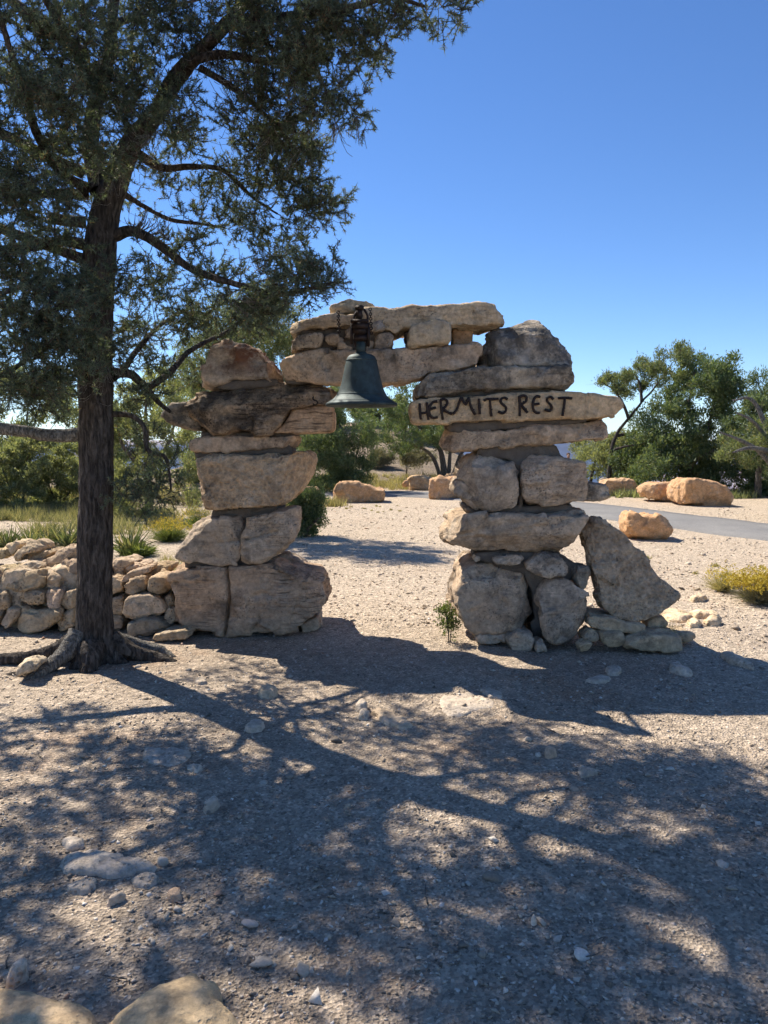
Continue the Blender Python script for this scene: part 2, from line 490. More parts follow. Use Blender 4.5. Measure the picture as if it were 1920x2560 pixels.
# ------------------------------------------------------------------ the stone gateway
YL, YR, YB = 6.30, 6.02, 6.12
gate = empty('stone_gateway', (0, 6.4, 0), 'rough stone gateway of stacked slabs and boulders with iron lettering', 'gateway')
G = dict(parent=gate)
# left pier
rock('stone', 'A', [(95,1640),(180,1612),(400,1598),(520,1600),(690,1588),(760,1620),(870,1645),(950,1650),(985,1680),(990,1760),(1008,1810),(985,1850),(930,1900),(860,1960),(700,1995),(560,2000),(412,2002),(250,1985),(150,1960),(135,1850),(130,1790),(97,1720)], YL - .02, .9, **G, bev=.07, cuts=1, mat=M_STRATA, vox=.0125, tint=(.92, .83, .76),
     grooves=[([(425,1600),(432,1660),(440,1720),(443,1790),(432,1890),(418,2005)], .0085, .16), ([(590,1775),(640,1768),(690,1775)], .022, .035), ([(450,1835),(700,1830),(900,1850)], .012, .015), ([(450,1900),(720,1905)], .012, .012), ([(130,1700),(420,1705)], .01, .01)], planes=[((.55, -.6, .55), .88)],
     label='wide reddish brown base block split by a vertical crack')
rock('stone', 'A', [(680,1610),(700,1560),(770,1535),(850,1565),(890,1600),(893,1660),(800,1665)], YL + .5, .4, **G, bev=.06)
rock('stone', 'A', [(850,1940),(960,1880),(970,1985),(870,1990)], YL + .15, .4, **G, bev=.03)
rock('mortar_bed', 'A', [(190,1570),(450,1555),(690,1550),(690,1610),(300,1625),(190,1612)], YL + .10, .55, M_MORTAR, **G, bev=.03, cuts=0, vox=.022)
rock('stone', 'A', [(130,1540),(150,1500),(205,1410),(240,1350),(330,1320),(440,1320),(537,1318),(528,1370),(517,1440),(508,1592),(330,1592),(190,1577),(140,1560)], YL - .03, .75, **G, bev=.06, cuts=2,
     grooves=[([(380,1475),(440,1462),(515,1448)], .008, .03)], planes=[((-.5, -.55, .5), .85)])
rock('stone', 'A', [(541,1325),(600,1310),(740,1285),(830,1270),(842,1310),(840,1400),(815,1450),(740,1530),(640,1582),(512,1592),(522,1440),(533,1370)], YL - .03, .75, **G, bev=.05, cuts=1,
     grooves=[([(520,1455),(610,1432),(690,1412),(720,1402)], .008, .05), ([(520,1520),(570,1508)], .006, .025), ([(640,1380),(660,1340),(720,1310)], .007, .025), ([(630,1490),(690,1450)], .006, .02)],
     planes=[((.75, -.55, .1), .83)])
rock('mortar_bed', 'A', [(340,1275),(520,1262),(725,1245),(742,1295),(600,1325),(440,1335),(335,1335)], YL + .08, .55, M_MORTAR, **G, bev=.03, cuts=0, vox=.022)
rock('stone', 'A', [(190,1140),(205,1040),(250,975),(330,960),(560,965),(790,950),(880,940),(915,965),(915,1000),(890,1080),(850,1160),(780,1230),(700,1260),(520,1278),(350,1288),(230,1245),(195,1200)], YL - .08, .9, M_DIMPLE, **G, bev=.09, cuts=2, amp=.8,
     planes=[((.8, -.6, -.25), .80)], tint=(1.12, 1.1, 1.05))
rock('mortar_bed', 'A', [(240,945),(500,930),(790,900),(800,965),(330,985),(250,990)], YL + .02, .6, M_MORTAR, **G, bev=.03, cuts=0, vox=.022)
rock('stone', 'A', [(215,880),(240,862),(280,852),(480,848),(700,856),(820,850),(830,870),(800,915),(740,928),(500,942),(340,957),(235,965),(218,920)], YL - .02, .75, **G, bev=.04, cuts=1, tint=(1.1, 1.02, .95))
rock('mortar_bed', 'A', [(275,830),(420,822),(835,830),(800,868),(450,868),(280,868)], YL + .05, .6, M_MORTAR, **G, bev=.02, cuts=0, vox=.022)
rock('stone', 'A', [(150,720),(190,648),(250,615),(340,590),(420,570),(600,560),(740,548),(900,548),(1000,555),(1030,580),(1048,610),(1040,672),(800,690),(785,740),(745,785),(690,832),(600,840),(460,826),(420,840),(310,826),(260,800),(200,770)], YL - .10, .85, M_VARNISH, **G, bev=.07, cuts=2, amp=1.15,
     grooves=[([(240,640),(250,720),(300,790)], .02, .04), ([(330,650),(270,700),(280,760)], .03, .03), ([(900,650),(920,615),(950,640)], .025, .02), ([(975,560),(980,660)], .008, .02)], tint=(.92, .9, .88), planes=[((-.1, -.6, .8), .72)])
rock('stone', 'A', [(690,836),(752,788),(790,742),(806,694),(900,680),(1040,675),(1042,820),(1010,832),(820,838)], YL - .04, .75, M_STRATA, **G, bev=.03, vox=.022, cuts=0, amp=.5,
     grooves=[([(1000,690),(1008,820)], .007, .025)], tint=(1.15, 1.02, .9))
rock('stone', 'A', [(45,750),(75,700),(130,665),(225,640),(240,720),(290,790),(270,828),(160,790),(70,772)], YL + .05, .6, M_DARKST, **G, bev=.06, cuts=3)
rock('mortar_bed', 'A', [(340,555),(500,525),(725,522),(725,565),(400,595)], YL + .02, .6, M_MORTAR, **G, bev=.02, cuts=0, vox=.022)
rock('stone', 'A', [(265,545),(275,480),(300,440),(325,345),(345,315),(450,305),(560,318),(610,345),(640,380),(690,440),(725,520),(735,550),(640,542),(500,537),(400,557),(340,574),(280,567)], YL - .02, .8, M_LICHEN, **G, bev=.10, cuts=2, low=1.4,
     planes=[((0, -.75, .6), .86)], label='rounded capstone stained with rusty red lichen')
# lintel
rock('mortar_bed', 'A', [(760,512),(880,522),(965,530),(968,552),(760,552)], YB + .12, .5, M_MORTAR, **G, bev=.02, cuts=0, vox=.022)
rock('stone', 'C', [(35,490),(55,450),(150,425),(300,405),(540,400),(750,395),(1000,378),(1250,365),(1330,368),(1355,390),(1340,460),(1325,515),(1050,550),(960,590),(850,618),(720,628),(550,618),(430,616),(320,614),(80,592),(60,560),(45,520)], YB, .62, **G, bev=.05, cuts=1, amp=.85, tint=(1.12, 1.06, 1.0), yaw=-.06,
     label='long lower lintel slab bridging the two piers')
rock('stone', 'C', [(105,385),(120,350),(180,308),(250,285),(325,288),(338,330),(332,370),(300,400),(175,408),(110,402)], YB + .02, .45, M_DARKST, **G, bev=.06, cuts=2, tint=(1.25, 1.2, 1.15))
rock('stone', 'C', [(338,300),(390,290),(450,318),(462,340),(425,375),(365,374),(338,350)], YB + .04, .35, **G, bev=.04)
rock('stone', 'C', [(412,398),(430,345),(470,340),(482,370),(522,385),(515,400)], YB + .03, .3, **G, bev=.03)
rock('stone', 'C', [(465,325),(470,270),(510,240),(560,250),(575,330),(500,332)], YB + .05, .35, **G, bev=.03)
rock('stone', 'C', [(640,280),(650,225),(700,205),(737,235),(722,272),(665,285)], YB - .02, .3, **G, bev=.04)
rock('stone', 'C', [(668,300),(750,288),(788,305),(786,395),(672,395),(664,330)], YB + .03, .45, **G, bev=.03)
rock('stone', 'C', [(580,340),(660,330),(668,395),(580,398)], YB + .06, .35, **G, bev=.03)
rock('mortar_bed', 'C', [(165,262),(420,255),(740,270),(775,300),(775,402),(420,405),(180,412),(250,320),(180,312)], YB + .12, .4, M_MORTAR, **G, bev=.03, cuts=0, vox=.022)
rock('mortar_bed', 'C', [(850,285),(900,270),(905,382),(868,384),(875,340)], YB + .10, .4, M_MORTAR, **G, bev=.02, cuts=0, vox=.022)
rock('stone', 'C', [(888,300),(895,255),(980,220),(1070,205),(1120,213),(1132,235),(1155,237),(1166,368),(1040,374),(900,384),(874,376),(887,340)], YB - .08, .55, M_PALE, **G, bev=.05, cuts=2, tint=(.8, .78, .75))
rock('stone', 'C', [(1168,262),(1290,255),(1302,280),(1299,372),(1168,374)], YB + .14, .3, M_SANDY, **G, bev=.02, cuts=0, amp=.5, tint=(.8, .72, .65))
rock('stone', 'C', [(98,250),(110,215),(200,190),(430,165),(540,150),(650,130),(780,130),(870,112),(1000,118),(1200,110),(1350,88),(1440,98),(1460,140),(1510,180),(1525,210),(1520,237),(1400,247),(1200,260),(1000,262),(870,268),(800,300),(740,282),(700,262),(560,258),(420,258),(250,258),(170,280),(145,318),(120,295)], YB + .02, .6, M_PALE, **G, bev=.05, cuts=1, tint=(.86, .83, .8), yaw=-.04, amp=1.1,
     grooves=[([(1290,120),(1310,150),(1300,200)], .01, .03), ([(180,200),(185,250)], .008, .02)], label='long pale upper lintel slab')
rock('stone', 'C', [(368,140),(375,120),(430,95),(500,62),(540,75),(610,75),(655,95),(658,140),(540,165),(420,175),(372,172)], YB + .12, .4, M_PALE, **G, bev=.05, cuts=3, tint=(.8, .8, .78))
# right pier
rock('stone', 'B', [(475,457),(490,360),(515,270),(570,225),(640,215),(720,175),(780,167),(820,172),(850,210),(890,260),(940,320),(1000,370),(1018,400),(1010,440),(990,468),(900,462),(700,462),(560,464)], YR + .05, .75, M_DARKST, **G, bev=.12, cuts=1, low=1.2, tint=(1.1, 1.12, 1.15),
     planes=[((-.2, -.5, .85), .70), ((.5, -.6, .45), .84), ((-.85, -.5, 0), .80), ((0, -1, .1), .9)], label='large angular grey boulder on top of the right pier')
rock('stone', 'B', [(440,462),(470,365),(505,300),(545,300),(560,380),(550,464)], YR + .42, .35, **G, bev=.05)
rock('stone', 'B', [(90,625),(95,560),(130,530),(200,490),(300,470),(450,455),(620,448),(700,450),(960,450),(990,475),(1008,520),(995,545),(960,580),(800,577),(600,583),(400,593),(200,613),(110,634)], YR - .02, .8, M_DARKST, **G, bev=.07, cuts=1, tint=(1.12, 1.1, 1.06),
     grooves=[([(615,455),(612,575)], .008, .02)])
rock('mortar_bed', 'B', [(110,622),(400,588),(960,570),(965,605),(700,615),(250,645),(115,652)], YR + .07, .6, M_MORTAR, **G, bev=.02, cuts=0, vox=.022)
sign_stone = rock('sign_stone', 'B', [(52,700),(65,660),(100,643),(300,628),(600,608),(860,593),(965,590),(1060,600),(1180,615),(1250,625),(1285,660),(1290,690),(1250,720),(1230,745),(1100,755),(870,757),(620,767),(400,772),(250,780),(70,782)], YR - .04, .7, M_PALE, **G, bev=.035, cuts=0, amp=.6, tint=(.92, .83, .72),
     grooves=[([(1072,600),(1068,755)], .008, .02)], label='tan sign slab carrying twisted black iron letters')
rock('mortar_bed', 'B', [(285,768),(600,760),(1075,745),(1075,775),(600,822),(280,838)], YR + .04, .6, M_MORTAR, **G, bev=.03, cuts=0, vox=.022)
rock('stone', 'B', [(245,900),(260,860),(280,822),(300,812),(600,815),(900,792),(1100,765),(1190,758),(1200,830),(1190,865),(1000,890),(700,912),(450,932),(300,937),(250,925)], YR + .0, .75, **G, bev=.05, cuts=1, tint=(1.1, 1.02, .92), planes=[((.2, -.7, .7), .82)])
rock('mortar_bed', 'B', [(440,922),(560,900),(910,890),(922,950),(965,990),(850,990),(740,990),(720,1100),(705,1270),(685,1270),(680,1100),(640,990),(440,975)], YR + .06, .55, M_MORTAR, **G, bev=.03, vox=.022, cuts=0, amp=.6)
rock('stone', 'B', [(340,1090),(370,1030),(410,970),(460,935),(520,950),(600,985),(670,1000),(690,1040),(688,1180),(673,1255),(640,1272),(540,1282),(440,1267),(400,1180)], YR - .06, .8, **G, bev=.09, cuts=2, planes=[((.1, -.7, .7), .8), ((-.7, -.6, -.2), .84)])
rock('stone', 'B', [(308,1150),(325,1110),(352,1100),(440,1155),(470,1270),(440,1270),(380,1232),(320,1192)], YR + .02, .6, **G, bev=.05, cuts=2)
rock('stone', 'B', [(698,1130),(705,962),(740,947),(820,952),(960,992),(1080,1005),(1085,1050),(1080,1100),(1095,1150),(1100,1235),(1000,1247),(880,1257),(760,1254),(715,1217),(699,1180)], YR - .05, .75, **G, bev=.05, cuts=2, planes=[((-.6, -.7, .3), .84)], tint=(1.08, 1.04, 1.0))
rock('stone', 'B', [(1060,1120),(1130,1125),(1200,1132),(1210,1218),(1110,1232),(1060,1232)], YR + .12, .45, M_DARKST, **G, bev=.03, tint=(1.2, 1.15, 1.1))
rock('mortar_bed', 'B', [(372,1250),(680,1255),(990,1240),(1003,1285),(930,1310),(500,1300),(375,1295)], YR + .07, .6, M_MORTAR, **G, bev=.03, cuts=0, vox=.022)
rock('stone', 'B', [(245,1460),(250,1410),(285,1385),(290,1340),(330,1310),(360,1297),(500,1292),(750,1302),(1000,1282),(1085,1287),(1080,1330),(1040,1400),(1000,1480),(940,1537),(850,1542),(700,1527),(500,1532),(400,1512),(300,1492)], YR - .08, .85, **G, bev=.09, cuts=1,
     planes=[((0, -.75, -.65), .78), ((-.8, -.4, .4), .85)], grooves=[([(300,1440),(550,1370),(760,1340)], .02, .015)], tint=(1.04, 1.0, .95))
rock('mortar_bed', 'B', [(425,1520),(700,1512),(910,1530),(965,1555),(1025,1590),(1010,1660),(900,1740),(840,1800),(820,1990),(790,2060),(768,2060),(760,1740),(700,1630),(540,1600),(430,1575)], YR + .08, .55, M_MORTAR, **G, bev=.03, vox=.022, cuts=0, amp=.8)
rock('stone', 'B', [(425,1560),(440,1540),(466,1548),(462,1575),(432,1580)], YR + .03, .2, **G, bev=.015, cuts=1)
rock('stone', 'B', [(528,1565),(560,1540),(680,1535),(712,1550),(692,1592),(650,1607),(540,1587)], YR + .0, .3, **G, bev=.03, cuts=1)
rock('stone', 'B', [(715,1590),(780,1545),(850,1525),(930,1545),(960,1590),(955,1652),(850,1670),(770,1657),(735,1627)], YR - .06, .4, **G, bev=.06, cuts=2)
rock('stone', 'B', [(1003,1640),(1030,1605),(1090,1600),(1102,1650),(1072,1737),(1040,1737),(1010,1690)], YR - .02, .3, M_DARKST, **G, bev=.04, cuts=2)
rock('stone', 'B', [(302,1760),(340,1700),(350,1640),(430,1600),(540,1590),(640,1610),(720,1640),(750,1690),(745,1760),(762,1860),(782,1890),(775,1980),(600,1990),(420,2000),(350,1965),(315,1900),(302,1820)], YR - .02, .9, **G, bev=.10, cuts=1, low=1.6,
     planes=[((.1, -.7, .7), .8), ((.7, -.7, .1), .82)], grooves=[([(400,1680),(560,1670),(600,1720)], .05, .03), ([(600,1820),(560,1780),(600,1740)], .04, .04)], tint=(1.0, .95, .9))
rock('stone', 'B', [(308,1710),(330,1610),(400,1545),(440,1560),(460,1640),(400,1720)], YR + .4, .5, **G, bev=.06)
rock('stone', 'B', [(940,1605),(1000,1595),(1060,1620),(1060,1760),(950,1760)], YR + .42, .4, **G, bev=.05)
rock('stone', 'B', [(803,1800),(830,1730),(880,1690),(970,1668),(1040,1735),(1090,1770),(1115,1810),(1105,1870),(1060,1950),(1000,2020),(920,2060),(855,2085),(830,2000),(810,1900)], YR - .16, .7, **G, bev=.12, cuts=1, low=1.2,
     planes=[((-.45, -.75, .45), .76), ((.75, -.6, -.2), .8)], tint=(.97, .93, .9))
rock('stone', 'B', [(430,2000),(610,1980),(605,2045),(540,2058),(450,2048)], YR - .02, .3, **G, bev=.03, cuts=1)
rock('stone', 'B', [(620,2040),(630,2000),(690,1975),(770,1980),(772,2075),(700,2108),(640,2088)], YR - .16, .35, **G, bev=.05, cuts=2)
rock('stone', 'B', [(788,2050),(832,2040),(848,2095),(788,2105)], YR - .24, .25, **G, bev=.02, cuts=1)

# loose stones leaning on and lying round the right pier
rock('leaning_slab', 'B', [(1065,1380),(1080,1320),(1130,1310),(1180,1325),(1250,1380),(1330,1450),(1370,1500),(1410,1520),(1450,1580),(1480,1640),(1560,1710),(1614,1762),(1600,1792),(1520,1852),(1430,1902),(1410,1922),(1320,1917),(1230,1897),(1160,1842),(1140,1800),(1130,1740),(1105,1600),(1075,1450)],
     5.95, .34, M_DIMPLE, bev=.05, cuts=0, amp=.8, tilt=.10, smooth=1, planes=[((-.8, -.6, .15), .8)], tint=(.98, .97, .95),
     label='tall triangular dimpled stone slab leaning against the right pier', cat='stone slab')
LS = [([(1085,1920),(1110,1890),(1200,1893),(1300,1918),(1420,1938),(1432,1980),(1400,1992),(1200,1972),(1100,1952)], 5.85, .45, 'long flat stone lying under the leaning triangular slab'),
      ([(1160,1990),(1200,1976),(1300,1990),(1297,2055),(1230,2078),(1165,2058)], 5.78, .3, 'squat brown stone under the left end of the flat pale slab'),
      ([(1298,2085),(1320,2020),(1400,1993),(1600,2000),(1640,2020),(1637,2090),(1500,2096)], 5.72, .4, 'long pale flat slab at the right foot of the gateway'),
      ([(1050,2010),(1100,1958),(1157,2000),(1132,2035),(1060,2040)], 5.84, .22, 'small pointed pale stone between right pier and leaning slab'),
      ([(1028,2062),(1080,2035),(1112,2045),(1082,2095),(1040,2100)], 5.72, .18, 'small bluish grey stone in front of the right pier'),
      ([(1420,1925),(1450,1895),(1520,1890),(1562,1935),(1500,1985),(1440,1980)], 6.0, .3, 'tan stone behind the pale slab beside the grass tuft'),
      ([(1560,2010),(1600,1985),(1690,1990),(1720,2020),(1640,2040)], 5.95, .3, 'flat tan stone at the outer right edge of the loose stones')]
for pts, Y, D, lab in LS:
    rock('loose_stone', 'B', pts, Y, D, M_PALE, bev=.03, cuts=3, amp=.9, tint=(.78, .74, .7), label=lab, cat='stone', group='loose stones at the foot of the right pier')

# ------------------------------------------------------------------ dry stone wall
wall = empty('dry_stone_wall', (-2.4, 6.6, 0), 'low dry stone wall of pale rubble running left from the gateway', 'wall')
WS = [([(15,1080),(40,1045),(110,1030),(145,1050),(140,1085),(110,1125),(60,1120)], 7.0), ([(95,1140),(130,1070),(200,1035),(260,1050),(297,1075),(290,1105),(190,1120),(160,1165),(110,1175)], 6.9),
 ([(-40,1090),(20,1085),(55,1130),(20,1160),(-40,1155)], 6.9), ([(185,1125),(300,1100),(390,1100),(360,1160),(260,1180),(190,1172)], 6.95), ([(260,1188),(380,1140),(440,1070),(550,1058),(620,1100),(620,1160),(470,1168),(420,1212),(350,1227),(270,1204)], 6.8),
 ([(105,1222),(170,1180),(250,1175),(310,1200),(327,1222),(280,1243),(200,1255),(130,1250)], 6.7), ([(368,1232),(400,1200),(432,1215),(427,1255),(385,1260)], 6.7), ([(425,1205),(460,1170),(510,1150),(580,1160),(580,1285),(500,1290),(430,1254)], 6.65),
 ([(-60,1232),(90,1220),(162,1237),(150,1255),(60,1278),(20,1333),(-60,1335)], 6.62), ([(28,1350),(70,1290),(200,1250),(300,1245),(322,1300),(320,1352),(220,1388),(110,1403),(60,1398),(33,1382)], 6.5),
 ([(315,1310),(330,1270),(370,1240),(420,1260),(462,1290),(432,1322),(442,1362),(400,1378),(330,1348)], 6.52), ([(430,1332),(470,1280),(520,1285),(533,1332),(482,1373),(445,1373)], 6.56), ([(-60,1400),(40,1395),(72,1450),(82,1502),(30,1528),(-60,1515)], 6.45),
 ([(63,1450),(80,1400),(150,1408),(160,1470),(202,1503),(150,1533),(90,1504)], 6.47), ([(150,1400),(220,1386),(320,1394),(332,1450),(312,1493),(230,1494),(165,1464)], 6.42), ([(318,1400),(350,1356),(430,1370),(462,1390),(442,1460),(443,1513),(380,1518),(328,1487)], 6.42),
 ([(438,1472),(470,1400),(550,1380),(565,1502),(500,1528),(450,1503)], 6.42), ([(-5,1645),(8,1570),(60,1510),(132,1510),(132,1562),(100,1634),(40,1656)], 6.38), ([(103,1665),(110,1570),(150,1530),(340,1523),(462,1518),(457,1582),(390,1634),(330,1674),(220,1696),(130,1686)], 6.34),
 ([(418,1675),(425,1590),(470,1535),(545,1518),(550,1605),(510,1665),(440,1681)], 6.36), ([(-60,1540),(10,1540),(8,1590),(-10,1648),(-60,1648)], 6.38),
 ([(535,1300),(650,1290),(700,1300),(720,1400),(640,1450),(545,1420)], 6.5), ([(555,1450),(700,1440),(800,1450),(790,1560),(700,1590),(560,1585)], 6.42), ([(580,1170),(700,1180),(790,1200),(790,1290),(680,1296),(584,1290)], 6.65), ([(560,1590),(700,1600),(790,1600),(790,1690),(600,1690)], 6.38), ([(720,1310),(785,1300),(785,1440),(725,1440)], 6.5),
 ([(785,1290),(830,1285),(892,1340),(887,1393),(830,1416),(780,1404)], 6.5), ([(815,1165),(900,1150),(985,1182),(905,1235),(885,1295),(825,1285)], 6.75), ([(855,1298),(920,1260),(1020,1220),(1090,1213),(1104,1240),(1040,1283),(960,1298),(900,1335)], 6.55),
 ([(908,1245),(920,1200),(1000,1193),(1055,1213),(960,1256)], 6.75), ([(1072,1292),(1090,1210),(1160,1193),(1235,1220),(1205,1274),(1120,1284)], 6.7), ([(883,1350),(910,1315),(1000,1283),(1052,1293),(1074,1340),(1062,1393),(960,1418),(900,1403)], 6.45),
 ([(1066,1342),(1090,1288),(1160,1266),(1230,1288),(1250,1380),(1180,1424),(1110,1414),(1070,1384)], 6.42), ([(815,1430),(892,1428),(907,1500),(892,1560),(830,1560),(788,1502)], 6.45), ([(888,1542),(910,1438),(960,1408),(1080,1402),(1162,1448),(1213,1500),(1203,1564),(1080,1594),(960,1610),(910,1594)], 6.35),
 ([(1198,1430),(1232,1408),(1270,1450),(1280,1492),(1240,1514),(1205,1484)], 6.42), ([(1193,1530),(1230,1508),(1280,1528),(1282,1603),(1250,1634),(1198,1594)], 6.35), ([(938,1694),(945,1620),(1000,1588),(1120,1583),(1222,1613),(1264,1640),(1200,1679),(1100,1710),(960,1716)], 6.27),
 ([(790,1565),(880,1572),(902,1640),(850,1694),(795,1690)], 6.42)]
for k, (pts, Y) in enumerate(WS):
    r_ = random.Random(k); t_ = r_.uniform(.82, 1.1)
    tint = (t_, t_ * r_.uniform(.94, 1.0), t_ * r_.uniform(.86, 1.0))
    if k == 37: tint = (.5, .56, .62)
    lf = pts[0][0] < 500
    rock('stone', 'W', pts, Y, yaw=-.4 if lf else 0, tilt=.45 if lf else .1, D=.34 if Y < 6.6 else .42, mat=M_WALL, parent=wall, bev=.055, cuts=3, amp=1.1, tint=tint, vox=.015)
# unseen heart of the wall and its continuation to the left
for k in range(16):
    x0 = -5.2 + (k % 8) * .34; z0 = .04 + (k // 8) * .24; w_ = .19; h_ = .13
    rock('stone', 'W', None, 6.55 + .03 * math.sin(k * 3.), .4, M_WALL, parent=wall, bev=.06, cuts=3, vox=.02,
         world=[(x0 - w_, z0), (x0 - w_ * .8, z0 + h_ * 1.6), (x0, z0 + h_ * 2), (x0 + w_ * .9, z0 + h_ * 1.5), (x0 + w_, z0 + .02), (x0, z0 - .05)])
core = rock('rubble_core', 'W', None, 6.72, .3, M_WALL, parent=wall, bev=.05, cuts=0, vox=.04, tint=(.7, .68, .65),
     world=[(-5.4, -.05), (-5.4, .45), (-4.2, .5), (-3.2, .46), (-2.3, .42), (-1.7, .35), (-1.7, -.05)])
rock('loose_stone', 'W', [(1103,1745),(1120,1712),(1200,1690),(1370,1673),(1392,1700),(1350,1738),(1200,1760)], 6.12, .3, M_PALE, bev=.03, cuts=2, tint=(.75, .72, .68),
     label='flat grey stone on the ground before the left pier', cat='stone')
rock('loose_stone', 'W', [(85,1990),(120,1930),(200,1903),(262,1920),(270,1950),(180,2000),(120,2048),(110,2020)], 5.05, .25, M_PALE, bev=.04, cuts=3, label='angular pale stone beside the pine roots', cat='stone')

# ------------------------------------------------------------------ boulders beside the path
BO = [('M', [(380,875),(376,790),(420,722),(500,708),(600,710),(700,735),(760,765),(835,770),(840,800),(822,875),(700,886),(550,900),(440,895)], 20.9, 1.0, 'wide orange boulder with a ridged top seen through the gateway opening', (1, .95, .9)),
      ('M', [(1040,790),(1033,680),(1070,655),(1150,650),(1230,663),(1245,700),(1235,790)], 26.5, 1.2, 'rounded tan boulder beyond the path behind the blocky boulder', (.95, 1.0, 1.0)),
      ('M', [(1214,850),(1225,690),(1260,668),(1400,664),(1500,664),(1520,868),(1240,868)], 22.2, 1.0, 'blocky orange boulder half hidden behind the right pier', (1.05, 1.0, .98)),
      ('M', [(1358,680),(1370,645),(1440,632),(1520,640),(1540,700)], 27.5, 1.0, 'low tan boulder topping out behind the blocky boulder', (1.1, 1.1, 1.1)),
      ('M', [(80,855),(105,765),(150,748),(250,768),(268,830),(240,860)], 22.0, .9, 'orange boulder half hidden behind the left pier', (1, 1, 1)),
      ('M', [(985,725),(1005,700),(1035,695),(1045,740),(1000,755)], 26.2, .3, 'small orange rock fragment left of the rounded tan boulder', (1, .9, .85)),
      ('R', [(300,1125),(300,1050),(330,1020),(450,1010),(540,1028),(567,1080),(557,1118),(480,1140),(350,1130)], 23.5, 1.1, 'rounded orange boulder by the path just right of the gateway', (1, 1, 1)),
      ('R', [(588,1115),(600,1070),(660,1045),(740,1038),(850,1048),(880,1120),(865,1190),(780,1188),(700,1160),(620,1144)], 21.2, 1.1, 'long low orange boulder left of the biggest boulder', (1.03, 1.0, .98)),
      ('R', [(835,1155),(850,1060),(890,1015),(960,1010),(1080,1028),(1160,1058),(1227,1130),(1227,1175),(1200,1222),(1060,1218),(1000,1198),(860,1188)], 19.7, 1.4, 'biggest orange boulder with a hollow in its foot beyond the path', (1.03, .97, .92)),
      ('R', [(470,1405),(463,1300),(480,1250),(530,1236),(575,1272),(690,1268),(750,1298),(787,1330),(777,1405),(740,1442),(650,1450),(550,1426)], 12.7, .7, 'saddle shaped orange boulder on the gravel this side of the path', (1.05, .95, .85)),
      ('R', [(283,1040),(290,1012),(320,1005),(345,1020),(340,1045)], 24.5, .4, 'small grey rock behind the boulder right of the gateway', (.6, .8, 1.1))]
for c, pts, Y, D, lab, tint in BO:
    grv = []
    if 'hollow' in lab: grv = [([(1060,1180),(1100,1170),(1160,1200)], .12, .14)]
    rock('boulder', c, pts, Y, D, M_SANDY, bev=.25, vox=.03, cuts=3, amp=1.6, low=1.2, tint=tint, label=lab, cat='boulder', group='boulders along the path', grooves=grv)

# ------------------------------------------------------------------ stones bedded in the trodden foreground
def flat_rock(c, pts, h, lab, tint=(1, 1, 1), cat='rock', name='bedded_rock', mat=None, vox=.012, dome=.6, amp=1.0):
    W = np.array([on_ground(c, x, y)[:2] for x, y in pts]); ctr = (W.min(0) + W.max(0)) / 2
    W = np.vstack([W[i] + (np.roll(W, -1, 0)[i] - W[i]) * k / 5 for i in range(len(W)) for k in range(5)]).reshape(-1, 2)
    sz_ = np.ptp(W, axis=0).mean(); w3 = np.column_stack([W, W[:, 0] * 0])
    W = W + np.stack([fbm(w3, 3.2 / sz_, 3, 5), fbm(w3, 3.2 / sz_, 3, 8)], 1) * sz_ * .13
    V = []; n = len(W); prof = [(1.05, -.06), (1.0, -.005), (.96, h * .6), (.86, h * .9), (.55, h), (.2, h * 1.02)] if h < .045 else [(1.06, -.06), (1.0, -.005), (.93, h * .45), (.8, h * .8), (.55, h), (.2, h * 1.05)]
    for s, z in prof:
        for w in W: q = ctr + (w - ctr) * s; V.append((q[0], q[1], z))
    F = [tuple(range(n))]
    for r in range(len(prof) - 1):
        for i in range(n):
            j = (i + 1) % n; F.append((r * n + i, r * n + j, (r + 1) * n + j, (r + 1) * n + i))
    F.append(tuple(range((len(prof) - 1) * n, len(prof) * n)))
    me = bpy.data.meshes.new(name); me.from_pydata(V, [], F)
    bm = bmesh.new(); bm.from_mesh(me); bmesh.ops.triangulate(bm, faces=[f for f in bm.faces if len(f.verts) > 4]); bmesh.ops.recalc_face_normals(bm, faces=bm.faces); bm.to_mesh(me); bm.free()
    o = bpy.data.objects.new(name, me); COL.objects.link(o)
    md = o.modifiers.new('r', 'REMESH'); md.mode = 'VOXEL'; md.voxel_size = vox
    hf = np.ptp(W, axis=0) / 2
    PENDING.append(dict(o=o, mat=mat or M_SLAB, parent=None, cuts=0, amp=amp * .8, gr=[], low=.7, seed=len(PENDING) * 13, vox=vox, hf=np.array([hf.min(), max(h, .05)]), D=1, planes=(), ctr=ctr, Y=0))
    o.color = tint + (1,)
    tag(o, lab, cat)
    return o
flat_rock('G', [(600,510),(640,480),(700,475),(760,468),(810,480),(835,505),(800,535),(720,558),(660,545)], .02, 'flat grey rock bedded in the gravel left of centre')
flat_rock('G', [(800,550),(840,540),(880,560),(850,575),(805,568)], .025, 'small flat chip right below the grey bedded rock')
flat_rock('G', [(280,960),(370,915),(470,930),(600,955),(690,985),(640,1010),(520,1030),(400,1020),(300,1000)], .022, 'broad cracked pale ledge rock at the lower left')
flat_rock('G', [(560,1045),(600,1022),(660,1025),(688,1050),(640,1075),(580,1068)], .02, 'rounded pale piece at the right end of the cracked ledge rock')
flat_rock('G', [(275,1070),(330,1048),(410,1048),(425,1070),(360,1092),(290,1085)], .018, 'pale piece at the lower left of the cracked ledge rock')
flat_rock('G', [(270,880),(310,860),(355,870),(360,900),(300,912)], .025, 'small grey knob above the cracked ledge rock')
flat_rock('G', [(455,1135),(500,1112),(550,1103),(552,1120),(500,1140),(460,1152)], .03, 'narrow sunlit chip below the cracked ledge rock', (1.1, 1.05, 1))
flat_rock('G', [(715,1110),(750,1090),(790,1092),(785,1130),(735,1135)], .03, 'pinkish flat stone right of the cracked ledge rock', (1, .85, .75))
